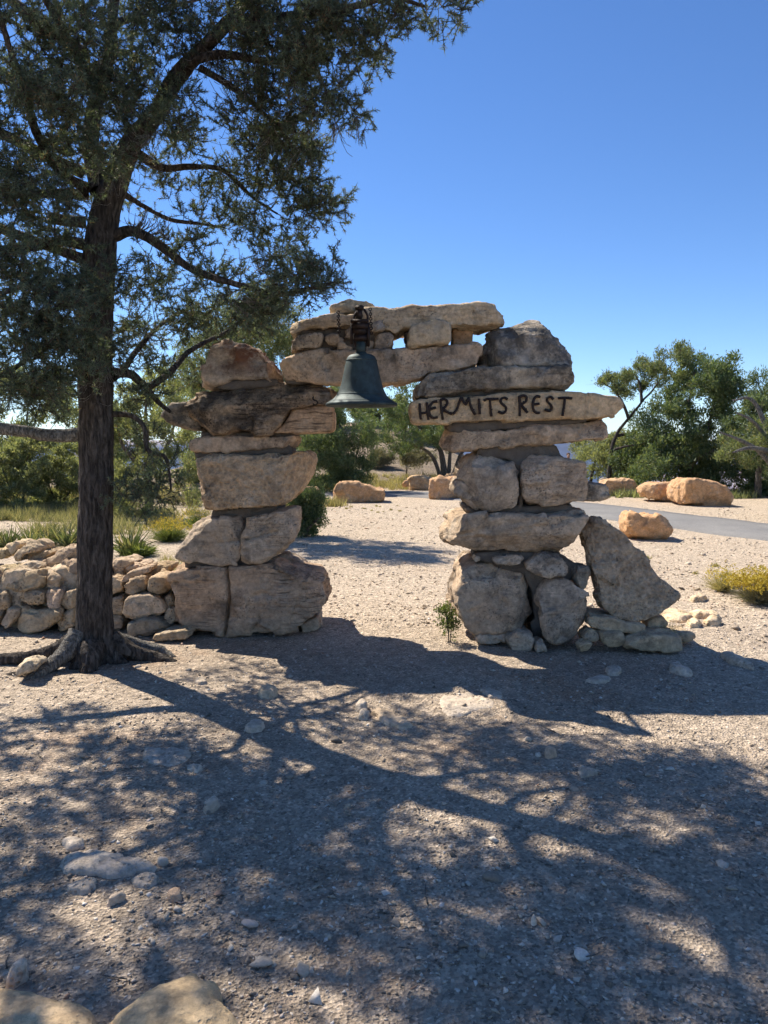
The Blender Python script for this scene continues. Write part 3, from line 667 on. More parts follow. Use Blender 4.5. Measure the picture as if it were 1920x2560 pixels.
flat_rock('G', [(670,965),(690,955),(735,958),(730,978),(680,980)], .03, 'small flat chip near the right tip of the cracked ledge rock')
flat_rock('G', [(870,750),(885,735),(925,715),(950,712),(945,735),(905,752)], .05, 'slanted grey stone in the middle of the shaded gravel')
flat_rock('G', [(1050,395),(1080,370),(1120,362),(1140,375),(1135,400),(1085,410)], .04, 'pale grey rock bedded below the lit dirt patch')
flat_rock('G', [(1110,240),(1150,215),(1185,212),(1205,235),(1180,252),(1130,255)], .06, 'sunlit pale rock in the lit dirt patch', (1.1, 1.05, .95))
flat_rock('G', [(1530,310),(1550,288),(1580,290),(1590,310),(1560,322)], .06, 'round grey stone above its twin in centre foreground')
flat_rock('G', [(1540,330),(1575,320),(1600,330),(1590,352),(1550,352)], .05, 'lower of two round grey stones in centre foreground')
flat_rock('G', [(1610,320),(1640,300),(1690,320),(1770,355),(1795,378),(1740,390),(1660,370)], .03, 'long sunlit tan rock at picture centre', (1.05, .98, .88))
flat_rock('G', [(835,185),(860,172),(900,178),(905,192),(860,198)], .03, 'small flat stone in the trunk shadow')
flat_rock('G', [(20,1500),(60,1450),(105,1425),(130,1440),(125,1470),(70,1495),(30,1510)], .06, 'grey angular stone near the lower left corner')
flat_rock('H', [(242,255),(300,235),(380,235),(470,270),(475,300),(400,310),(330,340),(260,335),(245,300)], .018, 'broad flat grey rock in front of the gateway opening')
flat_rock('H', [(410,225),(450,218),(520,240),(510,262),(450,258)], .03, 'flat grey rock at upper right of the broad flat rock')
flat_rock('H', [(690,495),(715,475),(745,488),(742,512),(705,518)], .05, 'small round tan stone right of centre in the shade', (1.05, .9, .8))
flat_rock('H', [(870,180),(930,160),(985,170),(960,188),(895,192)], .025, 'flat stone before the right pier')
flat_rock('H', [(960,140),(985,118),(1020,128),(1018,155),(975,158)], .03, 'grey stone next to the flat stone before the right pier')
flat_rock('H', [(1230,120),(1260,108),(1330,145),(1335,160),(1290,158),(1235,138)], .05, 'weathered pale rock in the shade right of the gateway')
flat_rock('H', [(1450,70),(1480,60),(1560,95),(1605,120),(1590,132),(1540,120),(1480,95)], .05, 'long pale rock at the shadow edge on the right', (1.1, 1.05, 1))
flat_rock('H', [(630,1218),(645,1206),(665,1215),(660,1228),(638,1230)], .03, 'little white stone in the middle foreground', (1.4, 1.4, 1.4))
flat_rock('H', [(840,575),(880,560),(930,565),(920,590),(860,600)], .02, 'flat pale rock in the round sunlit patch', (1.1, 1.05, 1))
flat_rock('G', [(470,1700),(540,1610),(640,1540),(740,1490),(800,1468),(880,1475),(950,1540),(1000,1600),(1030,1680),(1020,1780),(700,1800),(480,1790)], .06, 'big tan boulder top at the bottom edge of the view', (.9, .82, .7), 'boulder', 'boulder', M_PALE, vox=.014, amp=.55)
flat_rock('G', [(-120,1560),(0,1545),(80,1540),(200,1570),(330,1600),(430,1640),(460,1700),(440,1780),(200,1800),(-120,1790)], .05, 'tan boulder top in the bottom left corner', (.9, .82, .72), 'boulder', 'boulder', M_PALE, vox=.014, amp=.55)
# pale outcrop pieces on the sunlit right
for k, (pts, lab) in enumerate([([(640,1990),(700,1960),(800,1965),(900,1975),(935,2010),(880,2040),(760,2030)], 'long pale ledge piece behind the grass tuft'),
        ([(900,1990),(960,1970),(1060,1975),(1135,1995),(1130,2015),(1040,2010),(960,2010)], 'flat pale ledge piece right of the grass tuft'),
        ([(1010,2040),(1070,2020),(1140,2035),(1130,2060),(1040,2062)], 'small pale ledge piece in the sunlit gravel at right'),
        ([(890,2050),(940,2035),(1000,2050),(990,2075),(920,2080)], 'pale stone between the two ledge pieces at right'),
        ([(920,1875),(980,1858),(1045,1865),(1020,1885),(950,1890)], 'flat light stone on the gravel before the yellow bush')]):
    flat_rock('R', pts, .06, lab, (1.2, 1.15, 1.08), mat=M_PALE)

flush()

# ------------------------------------------------------------------ iron letters on the sign slab
def metal_mat(name, c0, c1, rough, metal=.5, scale=30):
    s = NT(name); p = s.pos()
    c = s.ramp(s.noise(p, scale, 8, .7), [(.35, c0), (.65, c1)])
    return s.surf(c, rough, s.bump(s.noise(p, scale * 3, 5, .7), .4, .004), .4, metal)
M_IRON = metal_mat('rusty_black_iron', (.018, .014, .013), (.048, .028, .02), .5)
def tube(pts, rad, sides=8, cap=True):
    pts = np.asarray(pts, float); n = len(pts); rad = np.broadcast_to(np.asarray(rad, float), (n,))
    t = np.gradient(pts, axis=0); t /= np.maximum(np.linalg.norm(t, axis=1)[:, None], 1e-9)
    ref = np.array([0, 0, 1.]) if abs(t[0][2]) < .8 else np.array([0, 1., 0])
    V = []; u = np.cross(t[0], ref); u /= np.linalg.norm(u)
    a = np.arange(sides) * 2 * math.pi / sides
    for i in range(n):
        u = u - t[i] * (u @ t[i]); u /= max(np.linalg.norm(u), 1e-9); w = np.cross(t[i], u)
        V.append(pts[i] + rad[i] * (np.cos(a)[:, None] * u + np.sin(a)[:, None] * w))
    V = np.vstack(V); F = []
    for i in range(n - 1):
        for j in range(sides):
            k = (j + 1) % sides; F.append((i * sides + j, i * sides + k, (i + 1) * sides + k, (i + 1) * sides + j))
    if cap:
        F.append(tuple(range(sides))[::-1]); F.append(tuple(range((n - 1) * sides, n * sides)))
    return V, F
def joined(parts):
    V = []; F = []; o = 0
    for v, f in parts:
        V.append(np.asarray(v)); F += [tuple(i + o for i in q) for q in f]; o += len(v)
    return np.vstack(V), F
def bvh_of(o):
    m = o.data; w = WL[o.name]
    return BVHTree.FromPolygons([tuple(np.array(v.co) + w) for v in m.vertices], [tuple(p.vertices) for p in m.polygons])
bv = bvh_of(sign_stone)
def stick(c, pts, off, n=6):
    Q = catmull(np.array([px(c, x, y) for x, y in pts]), n); out = []
    for x, y in Q:
        d = Vector(ray(x, y)).normalized(); hit = bv.ray_cast(Vector((0, 0, EYE)), d)[0]
        if hit is None: hit = Vector(at(x, y, YR - .03))
        out.append(np.array(hit) + (0, -off, 0))
    out = np.array(out)
    if len(out) > 4:
        y = out[:, 1].copy(); y[1:-1] = (y[:-2] + y[1:-1] + y[2:]) / 3; out[:, 1] = y
    return out
LET = [[[(112,665),(115,710),(120,758)], [(155,660),(158,710),(163,760)], [(116,722),(138,720),(160,713)]],
       [[(215,653),(190,658),(172,680),(167,705),(172,732),(190,748),(216,745)], [(168,702),(188,694),(206,690)]],
       [[(233,645),(238,700),(246,757)], [(229,650),(250,640),(268,648),(270,668),(258,687),(240,697)], [(243,696),(262,708),(285,722),(300,724)]],
       [[(304,726),(326,700),(342,655),(354,630)], [(354,630),(364,655),(377,670),(386,650),(394,632)], [(394,632),(405,675),(418,705),(432,730)]],
       [[(453,638),(456,680),(458,728)]],
       [[(483,650),(500,640),(530,641),(565,639)], [(517,642),(520,690),(525,740)]],
       [[(618,642),(600,632),(582,640),(580,660),(596,676),(610,690),(606,710),(588,722),(564,712)]],
       [[(686,622),(688,680),(688,738)], [(684,630),(708,620),(727,630),(724,652),(706,666),(690,668)], [(692,668),(712,694),(733,720)]],
       [[(806,628),(786,624),(770,642),(763,672),(768,702),(782,718),(802,720)], [(766,672),(784,670),(801,667)]],
       [[(882,642),(866,628),(848,636),(848,656),(864,672),(872,690),(860,709),(832,700)]],
       [[(908,636),(935,634),(960,634),(988,636)], [(948,636),(943,680),(934,738)]]]
for strokes in LET:
    parts = []
    for st in strokes:
        q = stick('B', st, .012)
        r = .0104 + .003 * np.array([perlin(np.array([[a * 31, b * 7, c * 31]]))[0] for a, b, c in q])
        parts.append(tube(q, r, 8))
        mid = q[len(q) // 2]
        parts.append(tube([mid + (0, -.002, 0), mid + (.004, .022, 0)], .006, 6))     # pin into the stone
        # stub of a clipped twig, as on a gnarled branch
        k = max(1, int(len(q) * .68)); parts.append(tube([q[k], q[k] + (.012 * (-1) ** k, -.005, .010)], [.007, .004], 6))
    V, F = joined(parts)
    obj('letter', V, F, M_IRON, sign_stone)

# ------------------------------------------------------------------ bell
def lathe(profile, cx_, cy_, seg=64):
    prof = catmull(np.array(profile, float), 5); n = len(prof); a = np.arange(seg) * 2 * math.pi / seg
    V = np.vstack([np.stack([cx_ + r * np.cos(a), cy_ + r * np.sin(a), np.full(seg, z)], 1) for r, z in prof])
    F = np.array([(i * seg + j, i * seg + (j + 1) % seg, (i + 1) * seg + (j + 1) % seg, (i + 1) * seg + j) for i in range(n - 1) for j in range(seg)])
    return V, F
YBELL = 5.78
bc = P('C', 580, 600, YBELL)
def bz(y): return P('C', 580, y, YBELL)[2]
kk = 1 / 2.592 / 1920 * YBELL
bell = empty('bronze_bell', (bc[0], YBELL, bz(768)), 'large dark green patinated bell hanging from the lintel', 'bell')
def bell_mat():
    s = NT('patinated_bronze'); p = s.pos()
    c = s.ramp(s.noise(p, 9, 10, .72), [(.34, (.026, .036, .036)), (.5, (.040, .060, .060)), (.66, (.062, .092, .088))])
    c = s.mix(s.math('MULTIPLY', s.ramp(s.noise(s.map(p, (14, 14, 2.5)), 1.5, 8, .7), [(.55, 0.0), (.72, 1.0)]), .5), c, (.028, .020, .014))
    return s.surf(c, .62, s.bump(s.noise(p, 90, 6, .7), .45, .004), .4, .35)
M_BELL = bell_mat()
outer = [(0.02, 428), (45, 429), (70, 434), (86, 446), (97, 468), (106, 505), (117, 560), (131, 620), (150, 675), (170, 706), (196, 728), (221, 742), (230, 752), (229, 762), (222, 768)]
inner = [(205, 762), (176, 742), (150, 712), (132, 672), (116, 610), (100, 540), (88, 480), (60, 452), (0.02, 446)]
V, F = lathe([(r * kk, bz(y)) for r, y in outer + inner], bc[0], YBELL)
bb = obj('bell_body', V, F, M_BELL, bell)
for r_, y_ in ((99, 470), (157, 690), (205, 735)):
    V, F = lathe([((r_ - 3) * kk, bz(y_ - 4)), ((r_ + 2.2) * kk, bz(y_ - 2)), ((r_ + 2.2) * kk, bz(y_ + 2)), ((r_ - 3) * kk, bz(y_ + 5))], bc[0], YBELL)
    obj('bead', V, F, M_BELL, bb)
def boxm(c0, half, bev=.004, rot=None):
    bm = bmesh.new(); bmesh.ops.create_cube(bm, size=2)
    bmesh.ops.scale(bm, vec=half, verts=bm.verts)
    bmesh.ops.bevel(bm, geom=bm.edges[:], offset=bev, segments=2, affect='EDGES')
    if rot is not None: bmesh.ops.rotate(bm, matrix=rot, verts=bm.verts)
    bm.verts.ensure_lookup_table()
    V = np.array([v.co[:] for v in bm.verts]) + np.array(c0); F = [tuple(v.index for v in f.verts) for f in bm.faces]; bm.free()
    return V, F
X0 = bc[0]
zc = lambda y: bz(y)
# bronze crown shaft rising out of the shoulder
V, F = joined([boxm((X0 - .004, YBELL, (zc(345) + zc(436)) / 2), (.033, .03, (zc(345) - zc(436)) / 2), .008), boxm((X0 - .004, YBELL, zc(430)), (.05, .045, .012), .008)])
obj('crown_shaft', V, F, M_BELL, bell)
# iron yoke: bowl shaped casting with two cheeks
yk = [boxm((X0 - .012, YBELL, zc(248)), (.062, .055, .040), .02), boxm((X0 - .012, YBELL, zc(220)), (.066, .06, .013), .008), boxm((X0 - .012, YBELL, zc(280)), (.05, .045, .03), .014),
      boxm((X0 - .072, YBELL, zc(300)), (.010, .028, .075), .004), boxm((X0 + .052, YBELL, zc(305)), (.010, .028, .085), .004), boxm((X0 - .008, YBELL, zc(325)), (.048, .034, .026), .008)]
V, F = joined(yk); obj('yoke', V, F, M_IRON, bell)
V, F = joined([boxm((X0 - .018, YBELL + .02, zc(168)), (.022, .022, (zc(122) - zc(212)) / 2), .006), boxm((X0 - .014, YBELL + .02, zc(128)), (.032, .028, .02), .008)])
obj('hanger_post', V, F, M_IRON, bell)
# straps from the hanger over to the lintel, and the two side rods
for sx, xx in ((-1, 530), (1, 618)):
    a = np.array((X0 + sx * .02, YBELL + .02, zc(135))); b = np.array((P('C', xx, 230, YBELL)[0], YBELL + .03, zc(215)))
    m_ = (a + b) / 2 + (sx * .012, 0, .0)
    V, F = tube(catmull([a, m_, b], 6), .009, 8); obj('strap', V, F, M_IRON, bell)
    V, F = tube(catmull([b, b + (-sx * .012, 0, -.07), (b[0] - sx * .004, YBELL, zc(340)), (b[0] - sx * .02, YBELL, zc(385) if sx < 0 else zc(410))], 6), .008, 8); obj('strap', V, F, M_IRON, bell)
V, F = tube([(X0 - .016, YBELL, zc(130)), (X0 - .016, YBELL + .30, zc(132)), (X0 - .016, YB + .30, zc(140))], .018, 10)
obj('support_arm', V, F, M_IRON, bell)
def chain(p0, p1, links=9):
    parts = []
    p0 = np.array(p0); p1 = np.array(p1)
    for k in range(links):
        c_ = p0 + (p1 - p0) * (k + .5) / links; L = np.linalg.norm(p1 - p0) / links * .62
        t = np.linspace(0, 2 * math.pi, 13)
        ring = np.stack([np.cos(t) * .011, 0 * t, np.sin(t) * L], 1)
        if k % 2: ring = ring[:, [1, 0, 2]]
        parts.append(tube(ring + c_, .0042, 5, False))
    return joined(parts)
for xx, y0, y1 in ((428, 150, 290), (636, 130, 300)):
    V, F = chain(P('C', xx, y0, YB - .05), P('C', xx + 8, y1, YB - .05), 11)
    obj('chain', V, F, M_IRON, bell)
V, F = joined([tube([(X0, YBELL, zc(450)), (X0, YBELL, zc(742))], .010, 8), lathe([(.001, zc(715)), (.022, zc(720)), (.03, zc(738)), (.022, zc(754)), (.001, zc(758))], X0, YBELL, 16)])
obj('clapper', V, F, M_IRON, bell)
# iron hook driven into the left pier
hk = catmull([P('A', 930, 628, YL - .12), P('A', 926, 634, YL - .17), P('A', 932, 645, YL - .18), P('A', 948, 652, YL - .18), P('A', 952, 664, YL - .18), P('A', 942, 673, YL - .18), P('A', 926, 668, YL - .18)], 6)
V, F = tube(hk, .006, 7); obj('iron_hook', V, F, M_IRON, gate)
from mathutils.kdtree import KDTree

# ------------------------------------------------------------------ plants
def leaf_mat(name, stops, trans=.42, tcol=1.5, rough=.6):
    s = NT(name)
    g = s.n('NewGeometry')
    c = s.ramp(g.outputs['Random Per Island'], stops)
    c = s.mix(.6, c, s.ramp(s.noise(g.outputs['Position'], 1.6, 4), [(.3, .6), (.7, 1.4)]), 'MULTIPLY')
    d = s.n('BsdfPrincipled', None, Base_Color=c, Roughness=rough); d.inputs['Specular IOR Level'].default_value = .25
    t = s.n('BsdfTranslucent', None, Color=s.mix(1.0, c, (tcol, tcol * .95, tcol * .45), 'MULTIPLY'))
    mx = s.n('MixShader', None, Fac=trans)
    s.t.links.new(d.outputs[0], mx.inputs[1]); s.t.links.new(t.outputs[0], mx.inputs[2])
    s.t.links.new(mx.outputs[0], s.out.inputs[0])
    return s.m
M_NEEDLE = leaf_mat('pinyon_needles', [(0, (0.069, 0.096, 0.076)), (.5, (0.106, 0.143, 0.110)), (.92, (0.168, 0.207, 0.146)), (.96, (0.213, 0.146, 0.095)), (1, (0.246, 0.179, 0.112))], .34, 1.4)
M_GREYGRASS = leaf_mat('grey_green_grass', [(0, (.11, .125, .07)), (.5, (.20, .20, .12)), (1, (.34, .31, .20))], .4)
M_PINYON2 = leaf_mat('sunlit_pinyon_needles', [(0, (0.084, 0.113, 0.054)), (.5, (0.142, 0.178, 0.089)), (.93, (0.213, 0.235, 0.119)), (1, (0.308, 0.256, 0.146))], .4)
M_JUNIPER = leaf_mat('juniper_scales', [(0, (0.076, 0.117, 0.054)), (.5, (0.116, 0.164, 0.081)), (.9, (0.170, 0.212, 0.100)), (1, (0.223, 0.223, 0.112))], .35)
M_OLIVE = leaf_mat('olive_shrub', [(0, (0.138, 0.166, 0.091)), (.5, (0.200, 0.230, 0.124)), (1, (0.304, 0.311, 0.184))], .45)
M_SAGE = leaf_mat('grey_sage', [(0, (.13, .13, .095)), (.5, (.19, .185, .13)), (1, (.28, .25, .17))], .3)
M_GRASS = leaf_mat('dry_grass', [(0, (.17, .165, .085)), (.5, (.29, .26, .14)), (1, (.44, .38, .24))], .4)
M_GREEN = leaf_mat('green_leaves', [(0, (.07, .10, .035)), (.5, (.12, .16, .055)), (1, (.20, .225, .085))], .4)
M_YUCCA = leaf_mat('yucca_blades', [(0, (.085, .12, .055)), (.6, (.14, .17, .08)), (.85, (.22, .22, .11)), (1, (.42, .35, .2))], .25)
M_YELLOW = leaf_mat('yellow_flowers', [(0, (.45, .33, .04)), (1, (.68, .54, .10))], .3, 1.0)
def bark_mat(name, c0, c1, c2, scale=1.0):
    s = NT(name); p = s.pos()
    wv = s.n('TexNoise', None, Vector=p, Scale=7.0).outputs['Color']
    w = s.n('VectorMath', {'operation': 'ADD'}, i0=p, i1=s.n('VectorMath', {'operation': 'SCALE'}, Vector=wv, Scale=.05).outputs[0]).outputs[0]
    q = s.map(w, (1, 1, .16))
    n = s.noise(q, 34 * scale, 10, .72)
    n2 = s.noise(s.map(w, (1, 1, .45)), 60 * scale, 6, .7)
    fur = s.ramp(s.noise(q, 52 * scale, 4, .6), [(.36, 0.0), (.56, 1.0)])
    c = s.ramp(n, [(.3, c0), (.52, c1), (.72, c2)])
    c = s.mix(.8, c, s.ramp(fur, [(0, .35), (1, 1.15)]), 'MULTIPLY')
    c = s.mix(.6, c, s.ramp(n2, [(.3, .5), (.7, 1.4)]), 'MULTIPLY')
    h = s.math('ADD', s.math('ADD', fur, n), s.math('MULTIPLY', n2, .6))
    return s.surf(c, .95, s.bump(h, .9, .02), .1)
M_BARK = bark_mat('pinyon_bark', (.055, .046, .040), (.105, .088, .074), (.19, .16, .132))
M_TWIG = bark_mat('grey_twigs', (.07, .06, .052), (.12, .10, .085), (.2, .17, .145), 2)
M_DEAD = bark_mat('bleached_wood', (.16, .145, .125), (.27, .245, .21), (.40, .37, .32), 1.5)
M_BARK2 = bark_mat('juniper_bark', (.12, .10, .085), (.20, .17, .14), (.30, .26, .215))

def tubes(polys, sides=4):
    """many tapered polylines of the same point count -> one mesh (numpy)"""
    VV = []; FF = []; o = 0; by = {}
    for pts, r0, r1 in polys: by.setdefault(len(pts), []).append((pts, r0, r1))
    for n, lst in by.items():
        Pn = np.array([a[0] for a in lst]); m = len(lst)
        r = np.array([np.linspace(a[1], a[2], n) for a in lst])
        t = np.gradient(Pn, axis=1); t /= np.maximum(np.linalg.norm(t, axis=2, keepdims=True), 1e-9)
        ref = np.where(np.abs(t[..., 2:3]) < .85, np.array([0, 0, 1.]), np.array([1., 0, 0]))
        u = np.cross(t, ref); u /= np.maximum(np.linalg.norm(u, axis=2, keepdims=True), 1e-9); w = np.cross(t, u)
        a = np.arange(sides) * 2 * math.pi / sides
        V = Pn[:, :, None] + r[:, :, None, None] * (np.cos(a)[None, None, :, None] * u[:, :, None] + np.sin(a)[None, None, :, None] * w[:, :, None])
        VV.append(V.reshape(-1, 3))
        base = o + np.arange(m)[:, None, None] * n * sides + np.arange(n - 1)[None, :, None] * sides
        j = np.arange(sides)[None, None]; k = (j + 1) % sides
        FF.append(np.stack([base + j, base + k, base + sides + k, base + sides + j], -1).reshape(-1, 4))
        o += m * n * sides
    return np.vstack(VV), np.vstack(FF)
def blades(B, Dn, L, W, rng, bend=0.0):
    """thin triangles from base B along direction Dn"""
    n = len(B); s = np.cross(Dn, rng.normal(size=(n, 3))); s /= np.maximum(np.linalg.norm(s, axis=1)[:, None], 1e-9)
    L = np.broadcast_to(L, (n,))[:, None]; W = np.broadcast_to(W, (n,))[:, None]
    V = np.stack([B - s * W * .5, B + s * W * .5, B + Dn * L], 1).reshape(-1, 3)
    return V, np.arange(3 * n).reshape(-1, 3)
def nrm(a): return a / np.maximum(np.linalg.norm(a, axis=-1, keepdims=True), 1e-9)

class Tree:
    def __init__(s, seed): s.rng = np.random.default_rng(seed); s.N = []; s.Dr = []; s.R = []; s.limbs = []; s.tw = []; s.tips = []; s.dead = []
    def limb(s, pts, r0, r1, n=8, grow=True):
        q = catmull(np.array(pts), n)
        q = q + .5 * r0 * np.stack([perlin(q * 3.1 + k * 9.1, 7) for k in range(3)], 1) * np.linspace(.2, 1, len(q))[:, None]
        r = r0 + (r1 - r0) * np.linspace(0, 1, len(q)) ** .8
        s.limbs.append((q, r))
        if grow:
            d = nrm(np.gradient(q, axis=0))
            for k in range(int(len(q) * .15), len(q)):
                s.N.append(q[k]); s.Dr.append(d[k]); s.R.append(r[k])
        return q
    def grow(s, targets, droop=.12, dead=False, out=None, maxlen=1.6, rmax=.02, seg=5):
        T = np.asarray(targets); m = len(s.N)
        cap_ = m + len(T) * seg + 8
        N = np.zeros((cap_, 3)); Dr = np.zeros((cap_, 3)); R = np.zeros(cap_)
        N[:m] = s.N; Dr[:m] = s.Dr; R[:m] = s.R
        def build():
            kd = KDTree(m)
            for i_, v_ in enumerate(N[:m].tolist()): kd.insert(v_, i_)
            kd.balance(); return kd
        kd = build(); T = T[np.argsort([kd.find(t)[2] for t in T.tolist()])]; fresh = m
        for t in T:
            if m - fresh > 80 + .08 * m: kd = build(); fresh = m
            c_ = [(i_, L_) for _, i_, L_ in kd.find_n(t.tolist(), 8)]
            if m > fresh:
                dd_ = ((N[fresh:m] - t) ** 2).sum(1); i_ = int(dd_.argmin()); c_.append((fresh + i_, math.sqrt(dd_[i_])))
            best = 1e9
            for i_, L_ in c_:
                co = L_ * (1.25 - .35 * float((t - N[i_]) @ Dr[i_]) / max(L_, 1e-6))
                if co < best: best = co; k = i_; L = L_
            if L > maxlen or L < .01: continue
            a = N[k]; e = nrm(t - a); d0 = nrm(e + s.rng.normal(size=3) * .35) if dead else nrm(Dr[k] + s.rng.normal(size=3) * .5)
            b1 = a + d0 * L * .3; b2 = t - nrm(e + np.array([0, 0, .35])) * L * .3 - np.array([0, 0, droop * L])
            u = np.linspace(0, 1, seg)[:, None]
            q = (1 - u) ** 3 * a + 3 * u * (1 - u) ** 2 * b1 + 3 * u * u * (1 - u) * b2 + u ** 3 * t
            r0 = min(R[k] * .75, .0035 + .014 * L, rmax); r1 = .0022 if rmax <= .02 else rmax * .15
            (s.dead if dead else s.tw).append((q, r0, min(r0, r1)))
            d = nrm(np.gradient(q, axis=0))
            if not dead:
                N[m:m + seg - 1] = q[1:]; Dr[m:m + seg - 1] = d[1:]; R[m:m + seg - 1] = np.linspace(r0, r1, seg)[1:]; m += seg - 1
                s.tips.append((t, d[-1]))
        s.N = list(N[:m]); s.Dr = list(Dr[:m]); s.R = list(R[:m])

def pinyon_sprays(tips, rng, twigs=3, per=30, reach=.10, nl=.036, nw=.0058):
    T = np.array([a for a, b in tips]); D = np.array([b for a, b in tips]); n = len(T)
    B = []; DD = []; polys = []
    for k in range(twigs):
        d = nrm(D + rng.normal(size=(n, 3)) * .75 + [0, 0, .18]); L = rng.uniform(.6, 1.25, n) * reach
        end = T + d * L[:, None]
        for a, b in zip(T, end): polys.append((np.array([a, b]), .003, .0018))
        u = rng.uniform(.0, 1.0, (n, per)) ** .55
        b = T[:, None] + d[:, None] * (L[:, None] * u)[..., None]
        side = nrm(rng.normal(size=(n, per, 3)))
        nd = nrm(d[:, None] * .5 + side * .95)
        B.append(b.reshape(-1, 3)); DD.append(nd.reshape(-1, 3))
    B = np.vstack(B); DD = np.vstack(DD)
    V, F = blades(B, DD, rng.uniform(.65, 1.15, len(B)) * nl, nw, rng)
    return V, F, polys

def bark_limb(q, r, sides, amp, seed, flare=None):
    t = nrm(np.gradient(q, axis=0)); V = []
    u = np.array([1., 0, 0]) if abs(t[0][0]) < .7 else np.array([0, 1., 0])
    a = np.arange(sides) * 2 * math.pi / sides; A = []
    for i in range(len(q)):
        u = u - t[i] * (u @ t[i]); u /= np.linalg.norm(u); w = np.cross(t[i], u)
        dirs = np.cos(a)[:, None] * u + np.sin(a)[:, None] * w
        rr = r[i] * np.ones(sides)
        if flare is not None: rr = rr + flare(q[i][2], a)
        V.append(q[i] + dirs * rr[:, None]); A.append(dirs)
    V = np.vstack(V); A = np.vstack(A)
    sc_ = np.array([1, 1, .22]) if abs(t[len(t) // 2][2]) > .6 else np.array([.3, 1, 1])
    d = (1 - np.abs(fbm(V * sc_, 16, 3, seed)) * 2.2) * amp + fbm(V, 4, 2, seed + 9) * amp * .9
    V = V + A * d[:, None]
    n = len(q)
    i = np.arange(n - 1)[:, None] * sides; j = np.arange(sides)[None]; k = (j + 1) % sides
    F = np.stack([i + j, i + k, i + sides + k, i + sides + j], -1).reshape(-1, 4)
    return V, F
def resample(q, r, step):
    L = np.r_[0, np.cumsum(np.linalg.norm(np.diff(q, axis=0), axis=1))]; m = max(3, int(L[-1] / step))
    x = np.linspace(0, L[-1], m)
    return np.stack([np.interp(x, L, q[:, k]) for k in range(3)], 1), np.interp(x, L, r)

# ---- the big pinyon at the left
TY = 5.60
def fp(pts, rad_px=None):
    return [at(x, y, Y) for x, y, Y in pts]
pine = empty('pinyon_tree', at(237, 1655, TY) * [1, 1, 0], 'tall dark pinyon pine with a straight furrowed trunk and exposed roots', 'tree')
T = Tree(5)
tr = [(238, 1668, TY), (236, 1500, TY), (238, 1350, TY), (240, 1200, TY), (240, 1050, TY), (238, 900, TY), (240, 780, TY), (248, 660, TY), (258, 560, TY), (280, 480, TY), (322, 370, TY - .03), (388, 285, TY - .08), (440, 195, TY - .15), (520, 110, TY - .25), (600, 20, TY - .3), (680, -90, TY - .35), (720, -240, TY - .4)]
trunk_q = catmull(np.array(fp(tr)), 8)
trunk_q[0][2] = -.12
wpx = np.interp(np.linspace(0, 1, len(trunk_q)), [0, .1, .3, .5, .6, .68, .8, 1], [.124, .116, .110, .101, .075, .056, .036, .018])
T.limbs.append((trunk_q, wpx))
for k in range(int(len(trunk_q) * .55), len(trunk_q)):
    T.N.append(trunk_q[k]); T.Dr.append(nrm(np.array([.2, 0, 1.]))); T.R.append(wpx[k] * .5)
